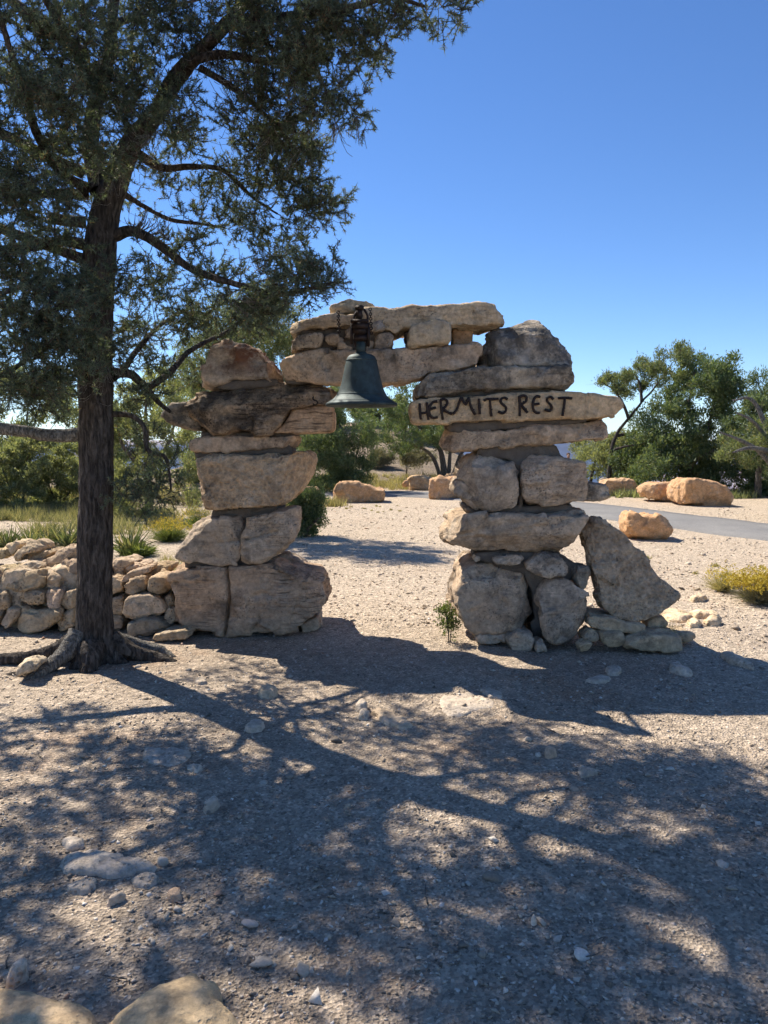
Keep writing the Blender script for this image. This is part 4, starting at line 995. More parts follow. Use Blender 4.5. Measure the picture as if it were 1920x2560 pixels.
limbs = [
 ([(248,480,TY),(228,366,TY+.1),(244,244,TY+.2),(277,122,TY+.25),(285,0,TY+.3),(290,-180,TY+.3),(270,-330,TY+.3)], .066, .02),     # second leader
 ([(285,590,TY),(334,578,TY-.05),(407,618,TY-.1),(480,672,TY-.15),(593,709,TY-.2),(690,735,TY-.25),(770,720,TY-.3),(840,705,TY-.3)], .042, .008),
 ([(345,385,TY),(405,419,TY+.1),(477,416,TY+.2),(557,427,TY+.25),(629,492,TY+.3),(694,535,TY+.3)], .032, .006),
 ([(300,480,TY),(366,520,TY+.3),(427,549,TY+.5),(500,560,TY+.7),(560,570,TY+.8)], .022, .005),
 ([(405,250,TY-.1),(463,166,TY-.2),(550,137,TY-.3),(651,150,TY-.4),(740,160,TY-.5),(820,150,TY-.5)], .040, .008),
 ([(480,150,TY-.2),(579,60,TY-.4),(720,40,TY-.6),(868,20,TY-.8),(980,-10,TY-.9),(1060,10,TY-.95)], .036, .006),
 ([(500,170,TY-.2),(600,230,TY-.2),(680,300,TY-.2),(740,330,TY-.2)], .022, .006),
 ([(283,931,TY),(330,937,TY+.15),(370,966,TY+.3),(428,926,TY+.55),(480,874,TY+.9),(555,835,TY+1.3),(613,798,TY+1.5),(680,770,TY+1.6)], .036, .008),
 ([(283,945,TY),(312,920,TY+.15),(347,868,TY+.3),(393,821,TY+.6),(440,787,TY+1.0),(500,760,TY+1.4)], .026, .007),
 ([(355,955,TY+.2),(395,1005,TY+.25),(425,1030,TY+.2)], .024, .010),
 ([(283,1035,TY),(330,1040,TY-.03),(360,1070,TY-.06),(368,1125,TY-.08),(412,1142,TY-.1),(424,1190,TY-.1),(428,1225,TY-.1)], .020, .007),
 ([(215,486,TY),(122,484,TY-.2),(53,488,TY-.4),(-20,470,TY-.6),(-120,440,TY-.8)], .036, .012),
 ([(210,612,TY),(155,602,TY-.25),(81,618,TY-.5),(0,622,TY-.7),(-110,640,TY-.9)], .040, .012),
 ([(215,470,TY),(150,430,TY-.3),(90,330,TY-.6),(60,220,TY-.9),(20,100,TY-1.1),(-30,-40,TY-1.2)], .036, .012),
 ([(205,770,TY),(150,730,TY-.3),(100,700,TY-.6),(40,720,TY-.8),(-60,760,TY-.9)], .032, .010),
 ([(205,880,TY),(150,850,TY-.2),(90,880,TY-.35),(20,930,TY-.5),(-60,960,TY-.6)], .026, .008),
 ([(245,240,TY+.1),(200,150,TY-.2),(150,60,TY-.5),(90,-40,TY-.8),(40,-160,TY-1.0)], .034, .010),
 ([(600,20,TY-.3),(720,-60,TY-.7),(820,-140,TY-1.1),(900,-200,TY-1.4)], .028, .010),
 ([(285,0,TY+.3),(330,-120,TY-.2),(380,-260,TY-.8),(420,-420,TY-1.3)], .030, .010),
 ([(640,-40,TY-.3),(600,-200,TY-.1),(640,-340,TY+.1)], .026, .010),
 ([(280,60,TY+.2),(420,20,TY+.7),(560,-20,TY+1.1)], .026, .008),
 ([(280,-60,TY+.2),(160,-200,TY-.3),(60,-320,TY-.7)], .030, .010),
]
for pts, r0, r1 in limbs: T.limb(fp(pts), r0, r1)
SD = 1920 / 1659
rg = np.random.default_rng(21)
def cluster(cx_, cy_, Y, rx, ry, n, depth=None):
    """cloud of twig ends: centre and radii in display pixels of the measured view, at distance Y"""
    c = at(cx_ * SD, cy_ * SD, Y); k = SD * Y / FPX * 1.02
    d = depth if depth else .55 * (rx + ry) / 2 * k + .12
    m = max(2, n // 10)
    q = nrm(rg.normal(size=(m, 3))) * rg.uniform(0, 1, (m, 1)) ** .45
    q = c + q * [rx * k, d, ry * k]
    return q[rg.integers(0, m, n)] + rg.normal(size=(n, 3)) * [.07, .07, .045]
CL = [(80,60,4.6,130,80,110),(60,200,4.6,110,110,130),(40,330,4.8,80,90,80),(150,150,5.0,70,80,50),(120,300,5.0,60,70,40),(180,40,5.2,60,50,30),
 (300,50,5.7,110,60,45),(450,35,5.3,140,55,95),(620,40,5.0,110,60,110),(715,55,4.9,95,65,110),(780,125,5.0,55,40,50),(755,225,5.2,42,20,28),(685,190,5.1,60,55,60),(600,120,5.2,110,60,80),(945,18,4.7,50,22,28),(850,25,4.8,60,40,40),
 (480,130,5.4,90,50,45),(560,220,5.3,70,55,50),(420,220,5.6,60,50,20),(640,270,5.4,50,50,45),(590,350,5.8,65,60,75),(620,420,5.9,75,55,85),(690,445,5.9,52,26,48),(560,300,5.7,60,45,45),(620,515,5.9,42,16,26),(540,480,5.9,55,35,28),(520,400,5.9,50,50,32),
 (430,440,6.3,60,35,35),(370,400,6.4,50,28,22),(490,470,6.3,50,30,26),
 (670,612,5.3,72,30,75),(610,580,5.3,35,25,28),(560,640,5.4,75,38,60),(590,655,5.3,45,24,36),(470,620,5.5,50,36,30),(420,560,5.5,45,36,24),(350,585,5.6,35,36,16),
 (500,720,7.2,110,50,60),(600,690,7.2,60,40,45),(400,690,6.6,75,50,45),(330,640,6.1,55,45,26),(300,770,6.0,55,50,26),(400,790,7.0,50,40,24),
 (50,590,4.9,100,75,95),(120,690,4.9,95,85,105),(40,790,5.0,80,75,80),(205,650,5.1,40,60,45),(215,755,5.2,42,40,28),(60,700,4.9,80,60,60),(110,835,5.1,100,40,56),(30,470,5.0,60,45,40),(140,540,5.2,50,40,22),
 (290,880,5.8,42,45,24),(305,945,5.8,32,35,16),(322,1060,5.5,52,22,56),(345,1000,5.5,25,30,12)]
CL += [(300,200,5.2,60,60,40),(350,260,5.2,55,50,36),(260,250,5.1,50,60,36),(200,240,5.0,60,70,50),(200,350,5.1,50,50,36),(90,420,5.0,70,50,40),(330,120,5.3,80,50,44),(520,60,5.0,90,50,50),(660,120,5.0,80,50,50),
 (480,300,5.5,50,40,24),(380,330,5.5,50,40,20),(640,340,5.6,50,40,40),(270,600,5.2,40,40,14),(150,620,5.0,70,50,44),(150,780,5.0,60,55,44),(40,865,5.2,70,32,30),(450,690,5.8,60,40,26),(540,690,5.7,50,30,26),(360,640,6.0,60,50,30),(290,700,5.9,50,50,24)]
for c in CL: T.grow(cluster(*c[:5], int(c[5] * (1.25 if c[0] < 240 else 1.08))))
# the part of the crown above, behind and left of the view
n_seen = len(T.tips)
for pts, r0, r1 in [([(-2.12,5.6,3.5),(-3.0,5.35,3.85),(-4.0,5.15,4.0),(-4.8,5.0,3.8)], .04, .01), ([(-2.12,5.55,2.9),(-2.9,4.95,3.1),(-3.7,4.5,3.1),(-4.3,4.2,2.9)], .035, .01),
                    ([(-2.08,5.6,4.3),(-3.0,5.85,5.0),(-3.8,6.1,5.5),(-4.4,6.2,5.8)], .04, .01), ([(-2.08,5.7,4.2),(-2.1,6.4,4.7),(-2.2,7.1,5.0)], .035, .01), ([(-2.12,5.65,2.7),(-2.4,6.3,3.0),(-2.8,7.0,3.4)], .03, .01),
                    ([(-1.75,5.5,4.9),(-1.4,6.1,5.5),(-1.1,6.7,5.8)], .03, .01), ([(-2.0,5.9,5.6),(-2.3,5.9,6.6),(-2.4,5.8,7.6)], .04, .012), ([(-2.3,5.9,6.4),(-3.0,5.5,7.0),(-3.6,5.2,7.3)], .025, .01)]:
    T.limb(pts, r0, r1)
for (cx_, cy_, cz, r, n) in [(-2.3,5.4,5.7,1.0,130),(-1.2,4.9,5.5,.9,90),(-3.2,5.2,5.2,.9,110),(-2.7,4.5,6.2,1.0,75),(-3.5,4.5,3.6,.85,110),(-4.2,4.3,2.9,.7,80),(-.6,4.6,5.1,.7,60),(-2.3,5.7,7.1,1.0,80),(-1.5,5.9,6.3,1.0,110),
        (-4.2,5.2,4.1,.95,120),(-2.1,6.7,4.9,.8,100),(-3.2,5.9,6.4,1.0,120),(-3.6,6.1,5.3,.8,100),(-1.2,6.5,5.6,.7,80),(-3.6,5.3,7.2,.8,45),(-2.5,6.3,5.9,.8,90),(-4.4,6.2,5.6,.7,70),(-4.9,5.0,3.6,.6,60),(-4.1,5.6,3.1,.9,120),(-3.7,6.1,3.4,.7,80),(-4.6,5.4,2.6,.7,60),(-2.5,6.7,2.9,.6,60),(-3.0,7.1,3.6,.75,90),(-2.2,6.9,3.9,.6,70)]:
    n = int(n * 1.0)
    m_ = n // 20; q = nrm(rg.normal(size=(m_, 3))) * rg.uniform(0, 1, (m_, 1)) ** .4 * r * [1, 1, .75] + [cx_, cy_, cz]
    q = q[rg.integers(0, m_, n)] + rg.normal(size=(n, 3)) * [.17, .17, .09]
    T.grow(q, maxlen=2.2)
n_off = len(T.tips)
# bare dead twig sprays
for c in [(215,380,5.0,35,55,46),(300,330,5.0,50,50,40),(350,470,5.5,60,40,40),(560,330,5.6,90,70,70),(620,250,5.3,80,60,50),(300,180,5.5,90,70,60),(480,180,5.3,120,70,70),(560,570,5.4,60,50,50),(520,640,5.3,60,40,40),(680,290,5.3,50,50,26),(740,300,5.2,30,30,14),(850,40,4.8,30,30,10),(180,830,5.2,60,50,30),(330,760,5.9,60,50,40),(60,880,5.2,60,40,24),(130,450,5.2,60,60,40)]:
    T.grow(cluster(*c[:5], int(c[5] * 1.6)), dead=True, droop=.25, maxlen=.8)
def flare(z, a):
    k = math.exp(-max(z, 0) / .10)
    return k * (.075 + .05 * np.cos(a * 4 + .6) + .03 * np.cos(a * 7 + 2))
q_, r_ = resample(trunk_q, wpx, .022)
V, F = bark_limb(q_, r_, 64, .0105, 2, flare)
obj('trunk', V, F, M_BARK, pine)
for q, r in T.limbs[1:]:
    q, r = resample(q, r, .03)
    V, F = bark_limb(q, r, 14, .004, 5)
    obj('branch', V, F, M_BARK, pine)
# sawn stub and the long dead limb reaching left
for pts, r0, r1, m in [([(215,556,TY),(165,552,TY-.05),(122,543,TY-.1)], .034, .028, M_BARK), ([(205,1086,TY),(120,1088,TY-.03),(60,1078,TY-.06),(0,1072,TY-.1),(-90,1068,TY-.15),(-180,1080,TY-.2)], .046, .03, M_DEAD)]:
    q = catmull(np.array(fp(pts)), 10); q, r = resample(q, np.linspace(r0, r1, len(q)), .02)
    q = np.vstack([q, q[-1] + nrm(q[-1] - q[-2]) * .01]); r = np.r_[r, .002]
    V, F = bark_limb(q, r, 20, .008, 15)
    obj('branch', V, F, m, pine)
# roots snaking over the ground
bx_, by_ = trunk_q[0][0], TY
RT = [([(-.12,-.02,.16),(-.30,-.06,.07),(-.52,-.10,.035),(-.80,-.12,.02),(-1.15,-.16,-.02)], .075, .03, M_BARK),
      ([(-.08,-.08,.22),(-.14,-.18,.10),(-.22,-.33,.03),(-.30,-.48,-.04)], .085, .035, M_DEAD),
      ([(.02,-.12,.12),(.04,-.2,.06),(.05,-.28,-.03)], .12, .05, M_BARK),
      ([(.13,0,.16),(.28,.0,.06),(.42,.02,.02),(.60,-.02,-.03)], .075, .03, M_BARK),
      ([(.12,.08,.14),(.30,.16,.05),(.45,.16,.025),(.56,.10,-.03)], .065, .032, M_DEAD),
      ([(-.05,.1,.15),(-.12,.3,.04),(-.2,.5,-.03)], .07, .03, M_BARK), ([(-.16,-.28,.02),(-.34,-.38,.012),(-.5,-.34,-.02)], .022, .012, M_BARK)]
for pts, r0, r1, m in RT:
    q = catmull(np.array(pts) + [bx_, by_, 0], 8); q, r = resample(q, np.linspace(r0, r1, len(q)) * .8, .016)
    V, F = bark_limb(q, r, 24, .012, 31)
    obj('root', V, F, m, pine)
def outside(t):
    v = np.array(t) - [0, 0, EYE]; f = v[1] * math.cos(PITCH) - v[2] * math.sin(PITCH); u = v[2] * math.cos(PITCH) + v[1] * math.sin(PITCH)
    return abs(v[0]) > .56 * f or u > .73 * f
far_tips = [t for t in T.tips if outside(t[0])]
NV, NF, tp = pinyon_sprays([t for t in T.tips if not outside(t[0])], np.random.default_rng(3))
NV2, NF2, tp2 = pinyon_sprays(far_tips, np.random.default_rng(4), per=13, nw=.018, nl=.06)
NF = np.vstack([NF, NF2 + len(NV)]); NV = np.vstack([NV, NV2])
V, F = tubes(T.tw + tp, 3); o = obj('twigs', V, F, M_TWIG, pine); tag(o, kind='stuff')
V, F = tubes([(q, r0 * 1.2, .002) for q, r0, r1 in T.dead], 3); o = obj('dead_twigs', V, F, M_DEAD, pine); tag(o, kind='stuff')
o = obj('crown', NV, NF, M_NEEDLE, pine, smooth=False); tag(o, kind='stuff')
print('pine tips', len(T.tips), 'needles', len(NF))

# ---- background trees and shrubs
def in_poly(pts, n, rng):
    pts = np.array(pts, float); mn, mx = pts.min(0), pts.max(0); out = []
    while len(out) < n:
        q = rng.uniform(mn, mx); c = False; j = len(pts) - 1
        for i in range(len(pts)):
            if (pts[i][1] > q[1]) != (pts[j][1] > q[1]) and q[0] < (pts[j][0] - pts[i][0]) * (q[1] - pts[i][1]) / (pts[j][1] - pts[i][1]) + pts[i][0]: c = not c
            j = i
        if c: out.append(q)
    return np.array(out)
def bush(name, label, cat, base, Y, poly, trunks, mat, bark, seed, lumps=40, per=16, lump_r=.32, leaves=34, ll=.085, lw=.04, depth=.8, upward=.8, r0=.09, group=None, dead=0, zoff=None, sprays='leaf', nlen=None):
    """tree or shrub: crown outline in full-photo pixels at distance Y, trunk polylines in pixels (x, y, dY)"""
    rng = np.random.default_rng(seed)
    bp = at(base[0], base[1], Y); bp[2] = gz1(bp[0], bp[1])
    e = empty(name, bp, label, cat, group)
    Tt = Tree(seed)
    for tp_ in trunks:
        pts = [at(x, y, Y + d) for x, y, d in tp_]
        if tp_[0][1] >= base[1] - 2: pts[0] = np.array([pts[0][0], pts[0][1], gz1(pts[0][0], pts[0][1]) - .1])
        Tt.limb(pts, r0 if tp_ is trunks[0] else r0 * .7, r0 * .15)
    L = in_poly(poly, lumps, rng); W = (np.array(poly)[:, 0].max() - np.array(poly)[:, 0].min()) * Y / FPX
    yy = rng.uniform(-1, 1, lumps) * W * .5 * depth
    C = np.array([at(x, y, Y) for x, y in L]) + np.stack([yy * 0, yy, yy * 0], 1)
    tg_ = []
    for c in C:
        rr = lump_r * rng.uniform(.6, 1.35)
        q = nrm(rng.normal(size=(per, 3))) * rng.uniform(.25, 1, (per, 1)) ** .5 * rr * [1, 1, .72]
        tg_.append(c + q)
    tg_ = np.vstack(tg_); tg_ = tg_[tg_[:, 2] > gz(tg_[:, 0], tg_[:, 1]) + .03]
    Tt.grow(C, maxlen=6, rmax=r0 * .4); Tt.tips = []
    Tt.grow(tg_, maxlen=2.0, rmax=.02, seg=3)
    if dead:
        Tt.grow(np.array([at(x, y, Y) for x, y in in_poly(poly, dead, rng)]) + rng.normal(size=(dead, 3)) * [0, W * .25, 0], dead=True, maxlen=2.0, droop=-.05)
    tp_ = np.array([a for a, b in Tt.tips]); td = np.array([b for a, b in Tt.tips]); n = len(tp_)
    B = np.repeat(tp_, leaves, 0) + rng.normal(size=(n * leaves, 3)) * ll * .75
    Dn = nrm(np.repeat(td, leaves, 0) * .5 + rng.normal(size=(n * leaves, 3)) * .8 + [0, 0, upward])
    V, F = blades(B, Dn, rng.uniform(.6, 1.3, len(B)) * ll, lw, rng)
    for q, r in Tt.limbs:
        q, r = resample(q, r, .08); v, f = bark_limb(q, r, 9, .006, seed)
        obj('trunk' if q is Tt.limbs[0][0] or len(Tt.limbs) == 1 else 'branch', v, f, bark, e)
    v, f = tubes(Tt.tw, 3); o = obj('twigs', v, f, bark, e); tag(o, kind='stuff')
    if Tt.dead:
        v, f = tubes(Tt.dead, 3); o = obj('dead_twigs', v, f, M_DEAD, e); tag(o, kind='stuff')
    o = obj('crown', V, F, mat, e, smooth=False); tag(o, kind='stuff')
    return e
BG = 'trees beyond the gateway'
# right hand side
bush('juniper_tree', 'broad dense green juniper right of the gateway behind the boulders', 'tree', (1715, 1208), 25.5,
     [(1560,1225),(1560,1140),(1600,1080),(1630,1040),(1625,980),(1680,985),(1700,935),(1740,900),(1785,893),(1810,915),(1825,955),(1848,985),(1868,1030),(1880,1100),(1875,1230),(1760,1235),(1590,1232)],
     [[(1712,1210,0),(1708,1150,0),(1715,1080,0),(1725,1000,0),(1735,930,0)], [(1720,1190,0),(1750,1120,.5),(1775,1050,.7),(1790,960,.6)], [(1715,1180,0),(1690,1130,-.6),(1660,1080,-.8)], [(1718,1190,0),(1740,1150,-1),(1790,1120,-1.3)]],
     M_JUNIPER, M_BARK2, 41, lumps=170, per=13, lump_r=.40, leaves=32, ll=.11, lw=.045, r0=.14)
bush('pinyon_tree', 'crooked open pinyon with bare limbs just left of the big juniper', 'tree', (1522, 1200), 26.5,
     [(1480,965),(1490,942),(1540,935),(1590,950),(1620,905),(1640,875),(1690,865),(1745,880),(1750,915),(1700,950),(1650,960),(1620,985),(1560,985)],
     [[(1520,1202,0),(1527,1140,0),(1540,1090,0),(1572,1045,0),(1605,1005,0),(1640,965,0),(1680,910,0)], [(1572,1047,0),(1558,1010,-.2),(1535,975,-.4),(1505,955,-.5)], [(1540,1090,0),(1590,1080,.4),(1640,1065,.6)], [(1530,1125,0),(1570,1115,-.5),(1610,1110,-.7)], [(1605,1005,0),(1600,960,.2),(1590,940,.3)]],
     M_PINYON2, M_BARK, 42, lumps=36, per=13, lump_r=.26, leaves=36, ll=.085, lw=.035, r0=.085, dead=90)
bush('pinyon_tree', 'low shaded pinyon boughs between gateway and big juniper', 'tree', (1470, 1200), 28.0,
     [(1465,1190),(1470,1130),(1500,1090),(1560,1090),(1600,1120),(1620,1180),(1580,1205),(1500,1200)],
     [[(1470,1202,0),(1490,1150,0),(1530,1120,0)], [(1490,1150,0),(1550,1150,.3),(1590,1140,.4)]],
     M_OLIVE, M_BARK, 43, lumps=60, per=13, lump_r=.32, leaves=30, ll=.09, lw=.04, r0=.08)
bush('pinyon_tree', 'thin distant pinyon in the gap beside the right pier', 'tree', (1452, 1190), 34.0,
     [(1435,1130),(1440,1100),(1460,1085),(1490,1090),(1495,1120),(1470,1150),(1445,1150)],
     [[(1452,1190,0),(1452,1150,0),(1458,1100,0)]], M_OLIVE, M_BARK, 44, lumps=12, per=10, lump_r=.25, leaves=26, ll=.11, lw=.033, r0=.06)
bush('pinyon_tree', 'grey twiggy pinyon with many bare branches at the right edge', 'tree', (1925, 1235), 16.5,
     [(1790,1140),(1800,1110),(1850,1095),(1900,1060),(1980,1000),(2060,960),(2100,1100),(2080,1180),(1950,1180),(1860,1165)],
     [[(1960,1240,0),(1950,1180,0),(1930,1120,0),(1890,1060,-.2),(1840,1030,-.4)], [(1950,1190,0),(1900,1130,-.3),(1850,1100,-.5),(1800,1080,-.6)], [(1940,1150,0),(1980,1060,.3),(1990,980,.3)], [(1930,1130,0),(1880,1120,-.8),(1830,1130,-1)], [(1950,1180,0),(1890,1010,.2),(1830,1000,.2)]],
     M_PINYON2, M_DEAD, 45, lumps=42, per=13, lump_r=.22, leaves=34, ll=.065, lw=.022, r0=.10, dead=260)
bush('juniper_tree', 'dark juniper rising at the right edge behind the bare branches', 'tree', (1890, 1215), 23.0,
     [(1830,1210),(1840,1000),(1870,950),(1905,940),(1930,970),(1980,940),(2050,960),(2080,1200),(1950,1220)],
     [[(1895,1218,0),(1900,1120,0),(1905,1000,0)], [(1900,1150,0),(1950,1060,.3),(1980,980,.4)]], M_JUNIPER, M_BARK2, 46, lumps=60, per=14, lump_r=.34, leaves=34, ll=.11, lw=.033, r0=.12)
# seen through the opening
bush('juniper_tree', 'full rounded juniper seen through the opening beside the left pier', 'tree', (850, 1222), 26.0,
     [(735,1225),(720,1150),(735,1080),(770,1040),(800,1000),(860,990),(900,1010),(925,1060),(930,1120),(915,1180),(900,1215),(830,1228)],
     [[(852,1224,0),(848,1160,0),(845,1100,0),(850,1040,0)], [(850,1200,0),(880,1160,.4),(900,1110,.5)], [(850,1200,0),(810,1150,-.5),(780,1100,-.6)], [(852,1215,0),(875,1195,-.4),(905,1190,-.6)]],
     M_JUNIPER, M_BARK2, 47, lumps=78, per=15, lump_r=.36, leaves=34, ll=.11, lw=.033, r0=.11)
bush('juniper_tree', 'many stemmed grey barked juniper seen through the opening', 'tree', (1112, 1188), 29.0,
     [(945,1090),(955,1040),(985,1000),(1020,975),(1080,970),(1140,990),(1190,1010),(1200,1080),(1150,1110),(1080,1110),(1010,1130),(960,1125)],
     [[(1115,1190,0),(1105,1140,0),(1085,1100,0),(1050,1070,0),(1020,1030,0)], [(1120,1190,.1),(1125,1130,.1),(1130,1080,.1),(1120,1020,.1)], [(1108,1190,-.1),(1080,1140,-.3),(1030,1110,-.4),(990,1100,-.4)], [(1125,1190,.2),(1150,1140,.3),(1180,1100,.3),(1200,1050,.3)], [(1112,1190,.2),(1100,1130,.5),(1090,1060,.6)]],
     M_JUNIPER, M_BARK2, 48, lumps=60, per=14, lump_r=.34, leaves=34, ll=.11, lw=.033, r0=.13, dead=90)
for k, (b, Y, poly, lab) in enumerate([((945,1055),46,[(880,1050),(870,1000),(900,975),(950,980),(975,1010),(960,1050)],'small pinyon on the hilltop behind the bell'),
        ((1010,1070),42,[(975,1065),(970,1000),(1000,965),(1050,950),(1085,980),(1080,1060)],'pinyon on the hillside left of the sign slab'),
        ((805,1060),44,[(740,1070),(740,990),(790,960),(850,970),(870,1020),(850,1065)],'pinyon on the hillside behind the left pier')]):
    bush('pinyon_tree', lab, 'tree', b, Y, poly, [[(b[0], b[1], 0), (b[0] + 4, b[1] - 40, 0), (b[0] - 6, b[1] - 80, 0)], [(b[0], b[1] - 20, 0), (b[0] + 25, b[1] - 60, .5)]],
         M_PINYON2, M_BARK, 60 + k, lumps=34, per=12, lump_r=.4, leaves=30, ll=.14, lw=.07, r0=.12, group=BG)
bush('sage_shrub', 'round grey sagebrush on the slope beyond the path', 'shrub', (958, 1162), 33.0, [(925,1160),(930,1140),(955,1126),(985,1140),(992,1160)],
     [[(958,1162,0),(958,1150,0),(955,1140,0)]], M_SAGE, M_TWIG, 70, lumps=16, per=12, lump_r=.2, leaves=30, ll=.12, lw=.03, r0=.03, upward=1.2)
bush('sage_shrub', 'olive scrub at the foot of the hillside juniper', 'shrub', (1010, 1165), 31.0, [(985,1162),(1000,1130),(1040,1125),(1075,1140),(1080,1165)],
     [[(1015,1165,0),(1020,1150,0),(1030,1135,0)]], M_SAGE, M_TWIG, 71, lumps=14, per=12, lump_r=.22, leaves=26, ll=.12, lw=.03, r0=.03, dead=50)
bush('juniper_tree', 'young juniper bush hugging the left pier on its gateway side', 'shrub', (770, 1345), 13.2,
     [(735,1335),(730,1260),(745,1235),(780,1228),(800,1250),(805,1290),(790,1325),(765,1345)],
     [[(765,1348,0),(765,1300,0),(772,1260,0)], [(765,1330,0),(790,1300,-.2),(808,1290,-.2)]], M_JUNIPER, M_BARK2, 72, lumps=34, per=14, lump_r=.17, leaves=34, ll=.05, lw=.022, r0=.04, dead=40)
# left background
bush('pinyon_tree', 'sunlit olive pinyon rising behind the left pier', 'tree', (585, 1235), 13.5,
     [(460,1120),(440,1000),(440,900),(480,820),(560,760),(640,720),(720,740),(760,830),(770,920),(740,1010),(690,1090),(600,1150),(520,1160)],
     [[(585,1240,0),(590,1100,0),(600,980,0),(610,870,0),(630,790,0)], [(592,1080,0),(540,980,.3),(500,900,.4)], [(600,980,0),(660,900,-.3),(710,840,-.4)], [(590,1120,0),(530,1080,-.5),(480,1060,-.6)]],
     M_PINYON2, M_BARK, 80, lumps=120, per=14, lump_r=.26, leaves=38, ll=.06, lw=.016, r0=.10, dead=120)
bush('juniper_tree', 'pale olive juniper behind the trunk of the tall pine', 'tree', (370, 1235), 17.0,
     [(250,1270),(250,1080),(280,980),(330,930),(400,930),(460,980),(470,1080),(480,1260),(400,1285),(300,1280)],
     [[(372,1238,0),(368,1150,0),(365,1060,0),(360,980,0)], [(370,1180,0),(420,1110,.3),(440,1040,.4)], [(370,1180,0),(310,1120,-.3),(290,1060,-.4)]],
     M_OLIVE, M_BARK2, 81, lumps=60, per=12, lump_r=.22, leaves=34, ll=.075, lw=.035, r0=.10)
bush('shrub', 'leafy olive shrub left of the tall pine trunk nearest the wall', 'shrub', (145, 1274), 18.5,
     [(90,1276),(95,1190),(110,1130),(160,1100),(205,1125),(222,1200),(215,1276)],
     [[(148,1272,0),(150,1220,0),(160,1160,0)], [(148,1265,0),(125,1220,-.2),(120,1170,-.2)], [(148,1265,0),(180,1220,.2),(195,1170,.2)]], M_OLIVE, M_TWIG, 82, lumps=42, per=10, lump_r=.15, leaves=36, ll=.065, lw=.035, r0=.03)
bush('shrub', 'leafy olive shrub at the left edge of the view', 'shrub', (55, 1278), 18.0,
     [(-60,1280),(-50,1150),(0,1090),(60,1080),(110,1100),(125,1180),(115,1280)],
     [[(55,1288,0),(60,1220,0),(70,1140,0)], [(55,1275,0),(20,1210,-.2),(0,1150,-.2)]], M_OLIVE, M_TWIG, 83, lumps=64, per=10, lump_r=.16, leaves=36, ll=.065, lw=.035, r0=.035)
for k, (b, Y, poly, lab) in enumerate([((60,1215),24,[(-80,1210),(-60,1000),(0,930),(80,920),(160,960),(190,1080),(190,1210)],'dense juniper behind the shrubs at the far left'),
        ((215,1215),28,[(130,1215),(140,1050),(190,980),(260,970),(310,1040),(330,1215)],'juniper in the row behind the tall pine trunk'),
        ((470,1210),30,[(380,1215),(390,1050),(430,970),(500,960),(560,1010),(580,1215)],'juniper in the row left of the left pier'),
        ((670,1210),30,[(590,1215),(600,1060),(640,990),(710,980),(760,1040),(760,1215)],'juniper in the row just behind the left pier'),
        ((-170,1215),20,[(-330,1230),(-300,1000),(-220,880),(-120,900),(-60,1050),(-60,1225)],'juniper beyond the left edge of the view')]):
    bush('juniper_tree', lab, 'tree', b, Y, poly, [[(b[0], b[1], 0), (b[0] + 5, b[1] - 90, 0), (b[0] + 10, b[1] - 190, 0)], [(b[0], b[1] - 50, 0), (b[0] + 45, b[1] - 130, .4)], [(b[0], b[1] - 50, 0), (b[0] - 45, b[1] - 130, -.4)]],
         M_JUNIPER if k % 2 else M_OLIVE, M_BARK2, 90 + k, lumps=44, per=12, lump_r=.36, leaves=32, ll=.13, lw=.045, r0=.13, group=BG)
bush('juniper_tree', 'juniper out beyond the right edge of the view', 'tree', (2150, 1240), 19.0, [(2060,1240),(2060,1050),(2120,950),(2200,940),(2280,1020),(2300,1240)],
     [[(2150,1240,0),(2155,1100,0),(2160,1000,0)], [(2150,1200,0),(2200,1100,.4)]], M_JUNIPER, M_BARK2, 99, lumps=50, per=13, lump_r=.36, leaves=36, ll=.11, lw=.033, r0=.12)

for k, (x, y, Y, w, h, lab) in enumerate([(20,1262,21,50,34,'low sage mound at the far left under the shrubs'),(110,1258,22,60,30,'low sage mound between the two olive shrubs'),(190,1262,20.5,44,32,'low sage mound just left of the tall pine trunk'),
        (300,1262,20,50,36,'low sage mound just right of the tall pine trunk'),(395,1258,21,56,40,'low sage mound below the pale olive juniper'),(455,1262,20,44,36,'low sage mound beside the left pier')]):
    bush('sage_shrub', lab, 'shrub', (x, y), Y, [(x - w, y), (x - w * .8, y - h * .7), (x, y - h), (x + w * .8, y - h * .7), (x + w, y)], [[(x, y, 0), (x + 2, y - h * .4, 0), (x - 3, y - h * .7, 0)]],
         M_SAGE if k % 2 else M_GRASS, M_TWIG, 120 + k, lumps=16, per=9, lump_r=.16, leaves=24, ll=.09, lw=.022, r0=.02, upward=1.3, group='low sage mounds on the left')
